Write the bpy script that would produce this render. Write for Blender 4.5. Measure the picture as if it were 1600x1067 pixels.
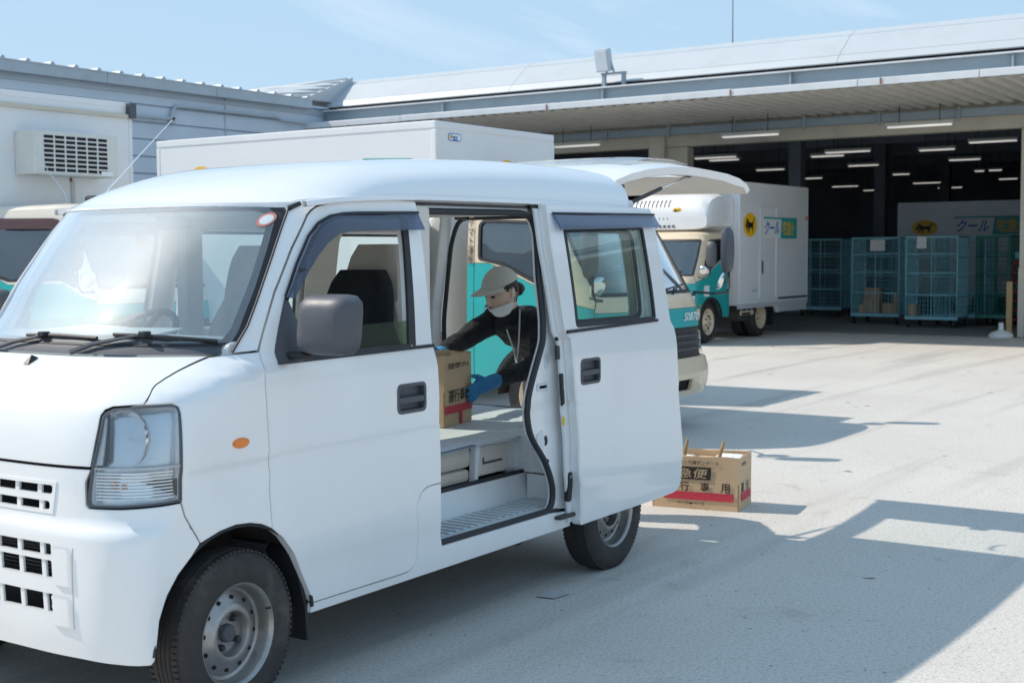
import bpy, bmesh, math, random
from mathutils import Vector, Matrix, geometry
random.seed(7)
scene = bpy.context.scene
for o in list(bpy.data.objects): bpy.data.objects.remove(o)
C = scene.collection
V = Vector
# ------------------------------------------------------------------ camera, sky, sun, exposure
cd = bpy.data.cameras.new('camera'); cam = bpy.data.objects.new('camera', cd); C.objects.link(cam)
cd.sensor_width = 36; cd.lens = 2089.25/1600*36; cd.clip_end = 3000; cd.clip_start = .05
def _cam_matrix():
    pit, phi, H, roll = .06645, .59546, 1.469, -.00674
    s, c = math.sin(phi), math.cos(phi)
    d = V((c, s, 0)); r = V((s, -c, 0)); u = V((0, 0, 1))
    fw = d*math.cos(pit)-u*math.sin(pit); up = u*math.cos(pit)+d*math.sin(pit)
    r2 = r*math.cos(roll)+up*math.sin(roll); up2 = up*math.cos(roll)-r*math.sin(roll)
    M = Matrix((r2, up2, -fw)).transposed().to_4x4(); M.translation = V((0, 0, H))
    return M
cam.matrix_world = _cam_matrix()
cd.dof.use_dof = True; cd.dof.focus_distance = 5.2; cd.dof.aperture_fstop = 6.3
scene.camera = cam
scene.cycles.diffuse_bounces = 8; scene.cycles.max_bounces = 14; scene.cycles.transparent_max_bounces = 16
SUN = V((-.36, 1.0, 1.0)).normalized()                       # direction towards the sun
world = bpy.data.worlds.new('World'); scene.world = world; world.use_nodes = True
wn, wl = world.node_tree.nodes, world.node_tree.links
wn.clear()
sky = wn.new('ShaderNodeTexSky'); sky.sky_type = 'NISHITA'; sky.sun_disc = False
sky.sun_elevation = math.asin(SUN.z); sky.sun_rotation = math.atan2(SUN.x, SUN.y)
sky.air_density = 1.0; sky.dust_density = .25; sky.ozone_density = 3.0; sky.altitude = 20
tc = wn.new('ShaderNodeTexCoord'); sep = wn.new('ShaderNodeSeparateXYZ'); wl.new(tc.outputs['Generated'], sep.inputs[0])
addz = wn.new('ShaderNodeMath'); addz.operation = 'ADD'; addz.inputs[1].default_value = .12; wl.new(sep.outputs['Z'], addz.inputs[0])
mx = wn.new('ShaderNodeMath'); mx.operation = 'MAXIMUM'; mx.inputs[1].default_value = .05; wl.new(addz.outputs[0], mx.inputs[0])
dx = wn.new('ShaderNodeMath'); dx.operation = 'DIVIDE'; wl.new(sep.outputs['X'], dx.inputs[0]); wl.new(mx.outputs[0], dx.inputs[1])
dy = wn.new('ShaderNodeMath'); dy.operation = 'DIVIDE'; wl.new(sep.outputs['Y'], dy.inputs[0]); wl.new(mx.outputs[0], dy.inputs[1])
cmb = wn.new('ShaderNodeCombineXYZ'); wl.new(dx.outputs[0], cmb.inputs[0]); wl.new(dy.outputs[0], cmb.inputs[1])
mp = wn.new('ShaderNodeMapping'); mp.inputs['Scale'].default_value = (.55, 1.5, 1); mp.inputs['Rotation'].default_value = (0, 0, .6); wl.new(cmb.outputs[0], mp.inputs[0])
cn = wn.new('ShaderNodeTexNoise'); cn.inputs['Scale'].default_value = 1.15; cn.inputs['Detail'].default_value = 7; cn.inputs['Roughness'].default_value = .58; cn.inputs['Distortion'].default_value = .5
wl.new(mp.outputs[0], cn.inputs['Vector'])
cr = wn.new('ShaderNodeMapRange'); cr.inputs[1].default_value = .52; cr.inputs[2].default_value = .85; cr.inputs[3].default_value = 0; cr.inputs[4].default_value = .45; wl.new(cn.outputs[0], cr.inputs[0])
# hazy summer sky: the clear-sky radiance rolls off softly towards a pale blue veil
dv = wn.new('ShaderNodeVectorMath'); dv.operation = 'MULTIPLY_ADD'; wl.new(sky.outputs[0], dv.inputs[0]); dv.inputs[1].default_value = (1/3.2,)*3; dv.inputs[2].default_value = (1, 1, 1)
dq = wn.new('ShaderNodeVectorMath'); dq.operation = 'DIVIDE'; wl.new(sky.outputs[0], dq.inputs[0]); wl.new(dv.outputs[0], dq.inputs[1])
veil = wn.new('ShaderNodeMix'); veil.data_type = 'RGBA'; veil.inputs[0].default_value = .62; wl.new(dq.outputs[0], veil.inputs[6]); veil.inputs[7].default_value = (1.66, 2.55, 3.5, 1)
cm = wn.new('ShaderNodeMix'); cm.data_type = 'RGBA'; wl.new(cr.outputs[0], cm.inputs[0]); wl.new(veil.outputs[2], cm.inputs[6]); cm.inputs[7].default_value = (3.6, 3.8, 4.0, 1)
bg = wn.new('ShaderNodeBackground'); bg.inputs[1].default_value = .15; wl.new(cm.outputs[2], bg.inputs[0])
wo = wn.new('ShaderNodeOutputWorld'); wl.new(bg.outputs[0], wo.inputs[0])
sd = bpy.data.lights.new('sun', 'SUN'); sd.energy = 2.2; sd.angle = math.radians(.55); sd.color = (1, .90, .78)
sun = bpy.data.objects.new('sun', sd); C.objects.link(sun)
sun.rotation_euler = (-SUN).to_track_quat('-Z', 'Y').to_euler(); sun.location = (0, 0, 30)
vs = scene.view_settings; vs.view_transform = 'Standard'; vs.look = 'None'; vs.gamma = 1; vs.exposure = 1.06; vs.use_curve_mapping = False

# ------------------------------------------------------------------ materials
MAT = {}
def mat(name, col, rough=.5, metal=0, coat=0, noise=0, nscale=8, bump=0, bscale=120, spec=.5, emit=0, trans=0, col2=None, dirt=0, dscale=3):
    if name in MAT: return MAT[name]
    m = bpy.data.materials.new(name); MAT[name] = m; m.use_nodes = True
    n, l = m.node_tree.nodes, m.node_tree.links
    b = n['Principled BSDF']
    b.inputs['Base Color'].default_value = (*col, 1); b.inputs['Roughness'].default_value = rough; b.inputs['Metallic'].default_value = metal
    b.inputs['Coat Weight'].default_value = coat; b.inputs['Coat Roughness'].default_value = .06; b.inputs['Specular IOR Level'].default_value = spec
    if trans: b.inputs['Transmission Weight'].default_value = trans
    if emit: b.inputs['Emission Color'].default_value = (*col, 1); b.inputs['Emission Strength'].default_value = emit
    tco = n.new('ShaderNodeTexCoord')
    src = None
    if noise:
        t = n.new('ShaderNodeTexNoise'); t.inputs['Scale'].default_value = nscale; t.inputs['Detail'].default_value = 6; t.inputs['Roughness'].default_value = .65
        l.new(tco.outputs['Object'], t.inputs['Vector'])
        mr = n.new('ShaderNodeMapRange'); mr.inputs[1].default_value = .3; mr.inputs[2].default_value = .7; l.new(t.outputs[0], mr.inputs[0])
        mi = n.new('ShaderNodeMix'); mi.data_type = 'RGBA'; l.new(mr.outputs[0], mi.inputs[0])
        c2 = col2 if col2 else tuple(max(0, c*(1-noise)) for c in col)
        mi.inputs[6].default_value = (*col, 1); mi.inputs[7].default_value = (*c2, 1)
        l.new(mi.outputs[2], b.inputs['Base Color']); src = mi.outputs[2]
        rr = n.new('ShaderNodeMapRange'); rr.inputs[3].default_value = max(0, rough-.12*noise/.3); rr.inputs[4].default_value = min(1, rough+.12*noise/.3); l.new(t.outputs[0], rr.inputs[0]); l.new(rr.outputs[0], b.inputs['Roughness'])
    if dirt:
        t2 = n.new('ShaderNodeTexNoise'); t2.inputs['Scale'].default_value = dscale; t2.inputs['Detail'].default_value = 8; t2.inputs['Roughness'].default_value = .7
        l.new(tco.outputs['Object'], t2.inputs['Vector'])
        m2 = n.new('ShaderNodeMapRange'); m2.inputs[1].default_value = .52; m2.inputs[2].default_value = .8; m2.inputs[4].default_value = dirt; l.new(t2.outputs[0], m2.inputs[0])
        mi2 = n.new('ShaderNodeMix'); mi2.data_type = 'RGBA'; l.new(m2.outputs[0], mi2.inputs[0])
        if src: l.new(src, mi2.inputs[6])
        else: mi2.inputs[6].default_value = (*col, 1)
        mi2.inputs[7].default_value = (.30, .26, .21, 1); l.new(mi2.outputs[2], b.inputs['Base Color'])
    if bump:
        t3 = n.new('ShaderNodeTexNoise'); t3.inputs['Scale'].default_value = bscale; t3.inputs['Detail'].default_value = 4
        l.new(tco.outputs['Object'], t3.inputs['Vector'])
        bp = n.new('ShaderNodeBump'); bp.inputs['Strength'].default_value = bump; bp.inputs['Distance'].default_value = .01
        l.new(t3.outputs[0], bp.inputs['Height']); l.new(bp.outputs[0], b.inputs['Normal'])
    return m
def glass(name, tint, dust=0, rough=.015, refl=1.0, dcol=(.75, .77, .8), film=0):
    if name in MAT: return MAT[name]
    m = bpy.data.materials.new(name); MAT[name] = m; m.use_nodes = True
    n, l = m.node_tree.nodes, m.node_tree.links; n.clear()
    out = n.new('ShaderNodeOutputMaterial'); tr = n.new('ShaderNodeBsdfTransparent'); tr.inputs[0].default_value = (*tint, 1)
    gl = n.new('ShaderNodeBsdfGlossy'); gl.inputs['Roughness'].default_value = rough; gl.inputs[0].default_value = (1, 1, 1, 1)
    lw = n.new('ShaderNodeLayerWeight'); lw.inputs[0].default_value = .5
    pw = n.new('ShaderNodeMath'); pw.operation = 'POWER'; pw.inputs[1].default_value = 4.2; l.new(lw.outputs['Facing'], pw.inputs[0])
    mu = n.new('ShaderNodeMath'); mu.operation = 'MULTIPLY_ADD'; mu.inputs[1].default_value = .9*refl; mu.inputs[2].default_value = .035*refl; mu.use_clamp = True; l.new(pw.outputs[0], mu.inputs[0])
    mi = n.new('ShaderNodeMixShader'); l.new(mu.outputs[0], mi.inputs[0]); l.new(tr.outputs[0], mi.inputs[1]); l.new(gl.outputs[0], mi.inputs[2])
    last = mi.outputs[0]
    if dust:
        df = n.new('ShaderNodeBsdfDiffuse'); df.inputs[0].default_value = (*dcol, 1)
        tco = n.new('ShaderNodeTexCoord'); mpn = n.new('ShaderNodeMapping'); mpn.inputs['Scale'].default_value = (1, 1, .35); l.new(tco.outputs['Object'], mpn.inputs[0])
        t = n.new('ShaderNodeTexNoise'); t.inputs['Scale'].default_value = 3.2; t.inputs['Detail'].default_value = 7; t.inputs['Roughness'].default_value = .6; l.new(mpn.outputs[0], t.inputs['Vector'])
        mr = n.new('ShaderNodeMapRange'); mr.inputs[1].default_value = .3; mr.inputs[2].default_value = .75; mr.inputs[3].default_value = dust*.35; mr.inputs[4].default_value = dust*1.5; l.new(t.outputs[0], mr.inputs[0])
        m2 = n.new('ShaderNodeMixShader'); l.new(mr.outputs[0], m2.inputs[0]); l.new(last, m2.inputs[1]); l.new(df.outputs[0], m2.inputs[2]); last = m2.outputs[0]
    if film:                                             # greasy film: a wide, soft glare lobe
        g2 = n.new('ShaderNodeBsdfGlossy'); g2.inputs['Roughness'].default_value = .42; g2.inputs[0].default_value = (1, 1, 1, 1)
        m3 = n.new('ShaderNodeMixShader'); m3.inputs[0].default_value = film; l.new(last, m3.inputs[1]); l.new(g2.outputs[0], m3.inputs[2]); last = m3.outputs[0]
    l.new(last, out.inputs[0]); return m
def setup_materials():
    mat('van_paint', (.85, .85, .845), .28, coat=1.0, noise=.035, nscale=2.5, dirt=.10, dscale=1.6)
    mat('van_white_inner', (.77, .79, .80), .4, noise=.08, nscale=5, dirt=.25, dscale=4)
    mat('truck_white', (.78, .79, .80), .38, coat=.25, noise=.05, nscale=1.5, dirt=.10, dscale=1.2)
    mat('truck_grey', (.55, .56, .57), .45, noise=.1, dirt=.2)
    mat('cream_paint', (.76, .62, .44), .34, coat=.5, noise=.06, nscale=3, dirt=.2)
    mat('cream_pale', (.79, .73, .63), .34, coat=.5, noise=.06, nscale=3, dirt=.15)
    mat('teal_paint', (.02, .40, .39), .32, coat=.5, noise=.08, nscale=3, dirt=.1)
    mat('teal_sign', (.015, .36, .35), .4, noise=.05)
    mat('black_plastic', (.022, .023, .027), .48, noise=.25, nscale=12, bump=.06, bscale=300)
    mat('grey_plastic', (.085, .092, .110), .5, noise=.2, nscale=9, dirt=.15, dscale=9)
    mat('seal_rubber', (.028, .030, .036), .6, noise=.2)
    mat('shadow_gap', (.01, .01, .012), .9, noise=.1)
    mat('tyre', (.046, .041, .040), .75, noise=.3, nscale=14, bump=.15, bscale=140, dirt=.35, dscale=6)
    mat('rim_steel', (.43, .41, .395), .36, metal=.8, noise=.35, nscale=10, dirt=.6, dscale=9)
    mat('dark_steel', (.08, .08, .085), .5, metal=.6, noise=.2, dirt=.3)
    mat('chassis', (.045, .040, .036), .8, noise=.3, dirt=.5, dscale=5)
    mat('amber_lens', (.85, .22, .01), .25, coat=.6, noise=.05)
    mat('chrome', (.8, .81, .82), .12, metal=1, noise=.04)
    mat('lamp_white', (.84, .86, .88), .22, coat=.5, noise=.04, metal=.15)
    mat('lamp_shell', (.66, .69, .72), .24, metal=.75, noise=.15, nscale=7)
    mat('beige_trim', (.70, .66, .60), .75, noise=.12, nscale=7, bump=.1, bscale=220)
    mat('beige_seat', (.55, .49, .42), .85, noise=.14, nscale=6, bump=.25, bscale=260)
    mat('black_cloth', (.016, .017, .020), .85, noise=.3, nscale=10, bump=.35, bscale=420)
    mat('floor_mat', (.68, .72, .77), .6, noise=.12, nscale=4, dirt=.25)
    mat('aluminium', (.72, .77, .80), .42, metal=.3, noise=.12, dirt=.2)
    mat('cardboard', (.66, .46, .28), .8, noise=.12, nscale=5, bump=.12, bscale=90)
    mat('cardboard_inner', (.60, .43, .27), .85, noise=.1)
    mat('print_black', (.035, .028, .022), .75, noise=.2, nscale=40)
    mat('print_red', (.62, .045, .075), .7, noise=.12, nscale=30)
    mat('skin', (.82, .57, .45), .5, noise=.10, nscale=14)
    mat('hair', (.014, .011, .010), .5, noise=.3, nscale=60)
    mat('shirt_black', (.013, .014, .020), .85, noise=.25, nscale=14, bump=.3, bscale=300)
    mat('trousers', (.030, .032, .045), .85, noise=.2, nscale=14, bump=.2, bscale=300)
    mat('glove_blue', (.05, .26, .56), .75, noise=.25, nscale=30, bump=.3, bscale=320)
    mat('cap_grey', (.66, .64, .60), .85, noise=.12, nscale=20, bump=.2, bscale=420)
    mat('mask_white', (.88, .88, .88), .8, noise=.04)
    mat('lip', (.50, .17, .14), .45, noise=.1)
    mat('lanyard', (.75, .75, .75), .6, noise=.2)
    mat('logo_yellow', (.86, .50, .015), .45, noise=.05)
    mat('logo_black', (.012, .012, .014), .5, noise=.2)
    mat('sign_white', (.8, .82, .82), .4, noise=.03)
    mat('sign_blue', (.02, .16, .50), .4, noise=.05)
    mat('cage_blue', (.34, .72, .82), .45, noise=.2, nscale=20, dirt=.35, dscale=8)
    mat('cage_green', (.06, .36, .30), .5, noise=.2, nscale=20)
    mat('wall_grey', (.60, .67, .75), .55, noise=.10, nscale=1.2, dirt=.2, dscale=1)
    mat('wall_trim', (.46, .52, .57), .5, noise=.12, nscale=2, dirt=.35, dscale=2.2)
    mat('steel_blue', (.29, .36, .41), .5, noise=.14, nscale=2, dirt=.35, dscale=1.8)
    mat('roof_metal', (.50, .54, .57), .5, metal=.1, noise=.08, nscale=1.2, dirt=.18, dscale=1)
    mat('canopy_deck', (.62, .60, .56), .55, noise=.15, nscale=2, dirt=.3, dscale=1.5)
    mat('white_edge', (.72, .74, .76), .45, noise=.1, nscale=3, dirt=.45, dscale=1.6)
    mat('cream_wall', (.60, .55, .45), .7, noise=.1, nscale=1.5, dirt=.35, dscale=1.5)
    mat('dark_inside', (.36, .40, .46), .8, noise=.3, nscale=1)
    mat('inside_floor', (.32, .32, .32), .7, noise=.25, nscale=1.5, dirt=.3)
    mat('tube_light', (1, .98, .93), .5, emit=.2)
    mat('fixture', (.68, .68, .64), .5, noise=.08)
    mat('wood', (.48, .31, .15), .7, noise=.25, nscale=12)
    mat('paper', (.78, .78, .76), .8, noise=.05)
    mat('parcel_tan', (.50, .35, .20), .8, noise=.15, nscale=6)
    mat('yellow_sticker', (.85, .55, .02), .5, noise=.08)
    mat('red_sticker', (.75, .28, .22), .5, noise=.2, nscale=60)
    mat('white_plastic', (.74, .75, .75), .45, noise=.06)
    mat('brown_visor', (.085, .035, .032), .15, coat=.8, noise=.1)
    mat('teal_parcel', (.05, .42, .40), .6, noise=.1)
    mat('rust', (.32, .13, .05), .8, noise=.3, nscale=20)
    mat('chequer', (.5, .5, .5), .5, noise=.2)
    glass('glass_clear', (.96, .98, .97), dust=.004, refl=.8)
    glass('glass_tint', (.90, .955, .935), dust=.006, refl=.8)
    glass('glass_windscreen', (.88, .94, .95), dust=.10, refl=3.4, film=.020)
    glass('glass_dark', (.10, .14, .15), dust=.03, refl=1.8)
    glass('glass_truck', (.30, .38, .40), dust=.02, refl=5)
    glass('glass_green_reflect', (.72, .80, .66), dust=.02, refl=1.6, dcol=(.35, .45, .28))  # green tint and green dust colour stand in for foliage reflected in the pane
    glass('visor_smoke', (.34, .40, .54), dust=.10, refl=1.6, dcol=(.3, .36, .48))
    glass('lens_clear', (.97, .98, .985), dust=.012, refl=1.1)
    # worn concrete yard
    m = bpy.data.materials.new('concrete'); MAT['concrete'] = m; m.use_nodes = True
    n, l = m.node_tree.nodes, m.node_tree.links; b = n['Principled BSDF']
    tco = n.new('ShaderNodeTexCoord')
    def noise(sc, det=6, ro=.6, dist=0):
        t = n.new('ShaderNodeTexNoise'); t.inputs['Scale'].default_value = sc; t.inputs['Detail'].default_value = det; t.inputs['Roughness'].default_value = ro; t.inputs['Distortion'].default_value = dist
        l.new(tco.outputs['Object'], t.inputs['Vector']); return t.outputs[0]
    def rng(s, a, b_, c, d):
        t = n.new('ShaderNodeMapRange'); t.inputs[1].default_value = a; t.inputs[2].default_value = b_; t.inputs[3].default_value = c; t.inputs[4].default_value = d; l.new(s, t.inputs[0]); return t.outputs[0]
    def mix(f, a, c):
        t = n.new('ShaderNodeMix'); t.data_type = 'RGBA'; l.new(f, t.inputs[0])
        if isinstance(a, tuple): t.inputs[6].default_value = (*a, 1)
        else: l.new(a, t.inputs[6])
        t.inputs[7].default_value = (*c, 1); return t.outputs[2]
    c1 = mix(rng(noise(.55, 8, .6), .3, .7, 0, 1), (.57, .545, .505), (.49, .465, .43))
    c2 = mix(rng(noise(55, 6, .9), .50, .62, 0, .75), c1, (.19, .18, .17))
    c2b = mix(rng(noise(130, 5, .9), .48, .62, 0, .8), c2, (.78, .75, .70))
    c3 = mix(rng(noise(2.3, 9, .75, 1.2), .57, .74, 0, .55), c2b, (.27, .25, .23))
    vo = n.new('ShaderNodeTexVoronoi'); vo.inputs['Scale'].default_value = 1.7; l.new(tco.outputs['Object'], vo.inputs['Vector'])
    nz = n.new('ShaderNodeTexNoise'); nz.inputs['Scale'].default_value = 22; l.new(tco.outputs['Object'], nz.inputs['Vector'])
    ad = n.new('ShaderNodeMath'); ad.operation = 'MULTIPLY_ADD'; ad.inputs[1].default_value = .14; l.new(nz.outputs[0], ad.inputs[0]); l.new(vo.outputs['Distance'], ad.inputs[2])
    c4 = mix(rng(ad.outputs[0], .108, .122, .8, 0), c3, (.07, .068, .07))
    v2 = n.new('ShaderNodeTexVoronoi'); v2.inputs['Scale'].default_value = 11; l.new(tco.outputs['Object'], v2.inputs['Vector'])
    a2 = n.new('ShaderNodeMath'); a2.operation = 'MULTIPLY_ADD'; a2.inputs[1].default_value = .22; l.new(noise(2.1, 4), a2.inputs[0]); l.new(v2.outputs['Distance'], a2.inputs[2])
    c4 = mix(rng(a2.outputs[0], .158, .180, .8, 0), c4, (.12, .115, .11))
    tm = n.new('ShaderNodeMapping'); tm.inputs['Scale'].default_value = (.16, 2.2, 1); tm.inputs['Rotation'].default_value = (0, 0, .5); l.new(tco.outputs['Object'], tm.inputs[0])
    tn = n.new('ShaderNodeTexNoise'); tn.inputs['Scale'].default_value = 1.1; tn.inputs['Detail'].default_value = 6; l.new(tm.outputs[0], tn.inputs['Vector'])
    c4 = mix(rng(tn.outputs[0], .54, .70, 0, .38), c4, (.22, .21, .20))
    l.new(c4, b.inputs['Base Color']); b.inputs['Roughness'].default_value = .88; b.inputs['Specular IOR Level'].default_value = .25
    bp = n.new('ShaderNodeBump'); bp.inputs['Strength'].default_value = .2; bp.inputs['Distance'].default_value = .004; l.new(noise(420, 4, .8), bp.inputs['Height']); l.new(bp.outputs[0], b.inputs['Normal'])
setup_materials()

# ------------------------------------------------------------------ builders
def new_obj(name, me, parent=None):
    o = bpy.data.objects.new(name, me); C.objects.link(o)
    if parent is not None: o.parent = parent
    return o
def thing(name, label, cat, loc=(0, 0, 0), rz=0, group=None):
    o = new_obj(name, None); o.location = loc; o.rotation_euler = (0, 0, rz); o['label'] = label; o['category'] = cat
    o.empty_display_size = .2
    if group: o['group'] = group
    return o
def tag(o, label, cat, group=None):
    o['label'] = label; o['category'] = cat
    if group: o['group'] = group
    return o
def struct(o, label=None):
    o['kind'] = 'structure'
    if label: o['label'] = label
    return o
def mk(name, verts, faces, m, parent=None, off=None, smooth=False, normals=None, mids=None):
    me = bpy.data.meshes.new(name)
    if off is not None: verts = [V(v)+off for v in verts]
    me.from_pydata([tuple(v) for v in verts], [], faces)
    for mm in (m if isinstance(m, (list, tuple)) else [m]): me.materials.append(MAT[mm] if isinstance(mm, str) else mm)
    if mids: me.polygons.foreach_set('material_index', mids)
    if smooth: me.polygons.foreach_set('use_smooth', [True]*len(me.polygons))
    if normals: me.normals_split_custom_set_from_vertices([tuple(nn) for nn in normals])
    me.update()
    return new_obj(name, me, parent)
class MB:
    """collects shapes into one mesh"""
    def __init__(s): s.v = []; s.f = []; s.sm = []; s.mi = []; s.cur = 0
    def add(s, vs, fs, smooth=False):
        k = len(s.v); s.v += [V(v) for v in vs]; s.f += [tuple(i+k for i in f) for f in fs]; s.sm += [smooth]*len(fs); s.mi += [s.cur]*len(fs); return s
    def box(s, a, b, bev=0, M=None):
        x0, y0, z0 = (min(a[i], b[i]) for i in range(3)); x1, y1, z1 = (max(a[i], b[i]) for i in range(3))
        if bev:
            bm = bmesh.new(); bmesh.ops.create_cube(bm, size=1)
            for v in bm.verts: v.co = V((x0+(v.co.x+.5)*(x1-x0), y0+(v.co.y+.5)*(y1-y0), z0+(v.co.z+.5)*(z1-z0)))
            bmesh.ops.bevel(bm, geom=list(bm.edges), offset=min(bev, .49*min(x1-x0, y1-y0, z1-z0)), segments=2, affect='EDGES', profile=.6)
            bm.verts.index_update(); vs = [v.co.copy() for v in bm.verts]; fs = [tuple(v.index for v in f.verts) for f in bm.faces]; bm.free()
        else:
            vs = [V((x, y, z)) for x in (x0, x1) for y in (y0, y1) for z in (z0, z1)]
            fs = [(0, 1, 3, 2), (4, 6, 7, 5), (0, 4, 5, 1), (2, 3, 7, 6), (0, 2, 6, 4), (1, 5, 7, 3)]
        if M is not None: vs = [M @ v for v in vs]
        return s.add(vs, fs)
    def tube(s, pts, r, n=8, cap=True, closed=False):
        pts = [V(p) for p in pts]; N = len(pts); R = r if isinstance(r, (list, tuple)) else [r]*N
        vs, fs = [], []; ref = None
        for i, p in enumerate(pts):
            if closed: d = (pts[(i+1) % N]-pts[i-1]).normalized()
            else: d = ((pts[min(i+1, N-1)]-pts[max(i-1, 0)])).normalized()
            if ref is None: ref = V((0, 0, 1)) if abs(d.z) < .9 else V((1, 0, 0))
            u = d.cross(ref).normalized(); w = u.cross(d).normalized(); ref = w
            for k in range(n):
                a = 2*math.pi*k/n; vs.append(p+(u*math.cos(a)+w*math.sin(a))*R[i])
        for i in range(N if closed else N-1):
            j = (i+1) % N
            for k in range(n): fs.append((i*n+k, i*n+(k+1) % n, j*n+(k+1) % n, j*n+k))
        s.add(vs, fs, True)
        if cap and not closed:
            s.add(vs[:n], [tuple(range(n))[::-1]]); s.add(vs[-n:], [tuple(range(n))])
        return s
    def lathe(s, prof, o=(0, 0, 0), axis=(0, 1, 0), n=32, sharp=True):
        """prof: (radius, height along axis)"""
        ax = V(axis).normalized(); ref = V((0, 0, 1)) if abs(ax.z) < .9 else V((1, 0, 0)); u = ax.cross(ref).normalized(); w = u.cross(ax)
        o = V(o)
        for i in range(len(prof)-1):
            vs, fs = [], []
            for (r, h) in (prof[i], prof[i+1]):
                for k in range(n):
                    a = 2*math.pi*k/n; vs.append(o+ax*h+(u*math.cos(a)+w*math.sin(a))*r)
            for k in range(n): fs.append((k, (k+1) % n, n+(k+1) % n, n+k))
            s.add(vs, fs, True)
        return s
    def extr(s, poly, axis, a, b, smooth=False):
        """poly in the plane normal to axis ('x','y','z'), extruded from a to b"""
        def P(p, h): return {'x': V((h, p[0], p[1])), 'y': V((p[0], h, p[1])), 'z': V((p[0], p[1], h))}[axis]
        n = len(poly); va = [P(p, a) for p in poly]; vb = [P(p, b) for p in poly]
        s.add(va+vb, [(i, (i+1) % n, n+(i+1) % n, n+i) for i in range(n)], smooth)
        tri = geometry.tessellate_polygon([[V((p[0], p[1], 0)) for p in poly]])
        s.add(va, [tuple(t) for t in tri]); s.add(vb, [tuple(t)[::-1] for t in tri]); return s
    def quad(s, a, b, c, d): return s.add([a, b, c, d], [(0, 1, 2, 3)])
    def build(s, name, m, parent=None, off=None, bevel=0):
        if not s.v: return None
        me = bpy.data.meshes.new(name)
        vs = s.v if off is None else [v+off for v in s.v]
        me.from_pydata([tuple(v) for v in vs], [], s.f)
        for mm in (m if isinstance(m, (list, tuple)) else [m]): me.materials.append(MAT[mm])
        me.polygons.foreach_set('use_smooth', s.sm); me.polygons.foreach_set('material_index', s.mi)
        bm = bmesh.new(); bm.from_mesh(me)
        bmesh.ops.remove_doubles(bm, verts=list(bm.verts), dist=1e-5)
        bmesh.ops.recalc_face_normals(bm, faces=list(bm.faces))
        for e in bm.edges:
            if len(e.link_faces) == 2 and e.calc_face_angle(0) > .7: e.smooth = False
        bm.to_mesh(me); bm.free(); me.update()
        o = new_obj(name, me, parent)
        if bevel:
            md = o.modifiers.new('bevel', 'BEVEL'); md.width = bevel; md.segments = 2; md.limit_method = 'ANGLE'; md.angle_limit = .6
        return o
def copy_tree(o, parent=None):
    c = o.copy(); C.objects.link(c)
    if parent is not None: c.parent = parent
    for ch in list(o.children): copy_tree(ch, c)
    return c
def offset_poly(poly, d):
    """inset a polygon (any winding) by d"""
    n = len(poly); A = sum(poly[i][0]*poly[(i+1) % n][1]-poly[(i+1) % n][0]*poly[i][1] for i in range(n)); s = 1 if A > 0 else -1
    out = []
    for i in range(n):
        p0, p1, p2 = V(poly[i-1]), V(poly[i]), V(poly[(i+1) % n])
        a = (p1-p0).normalized(); b = (p2-p1).normalized()
        na = V((-a.y, a.x))*s; nb = V((-b.y, b.x))*s; m = (na+nb)
        if m.length < 1e-6: m = na
        m.normalize(); k = max(.35, m.dot(na)); out.append(tuple(p1+m*(d/k)))
    return out
def resample(poly, step, closed=True):
    out = []; n = len(poly)
    for i in range(n if closed else n-1):
        a, b = V(poly[i]), V(poly[(i+1) % n]); k = max(1, int(math.ceil((b-a).length/step)))
        for j in range(k): out.append(tuple(a+(b-a)*(j/k)))
    if not closed: out.append(tuple(poly[-1]))
    return out
def smooth_poly(poly, r=.02, seg=4):
    """round every corner of a polygon by cutting r along its edges"""
    out = []; n = len(poly)
    for i in range(n):
        p0, p1, p2 = V(poly[i-1]), V(poly[i]), V(poly[(i+1) % n])
        a = p1+(p0-p1).normalized()*min(r, .45*(p0-p1).length); b = p1+(p2-p1).normalized()*min(r, .45*(p2-p1).length)
        for k in range(seg+1):
            t = k/seg; out.append(tuple(a*(1-t)**2+p1*(2*t*(1-t))+b*t*t))
    return out
def inside(p, poly):
    x, y = p; c = False; n = len(poly); j = n-1
    for i in range(n):
        xi, yi = poly[i]; xj, yj = poly[j]
        if (yi > y) != (yj > y) and x < (xj-xi)*(y-yi)/(yj-yi)+xi: c = not c
        j = i
    return c
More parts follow.
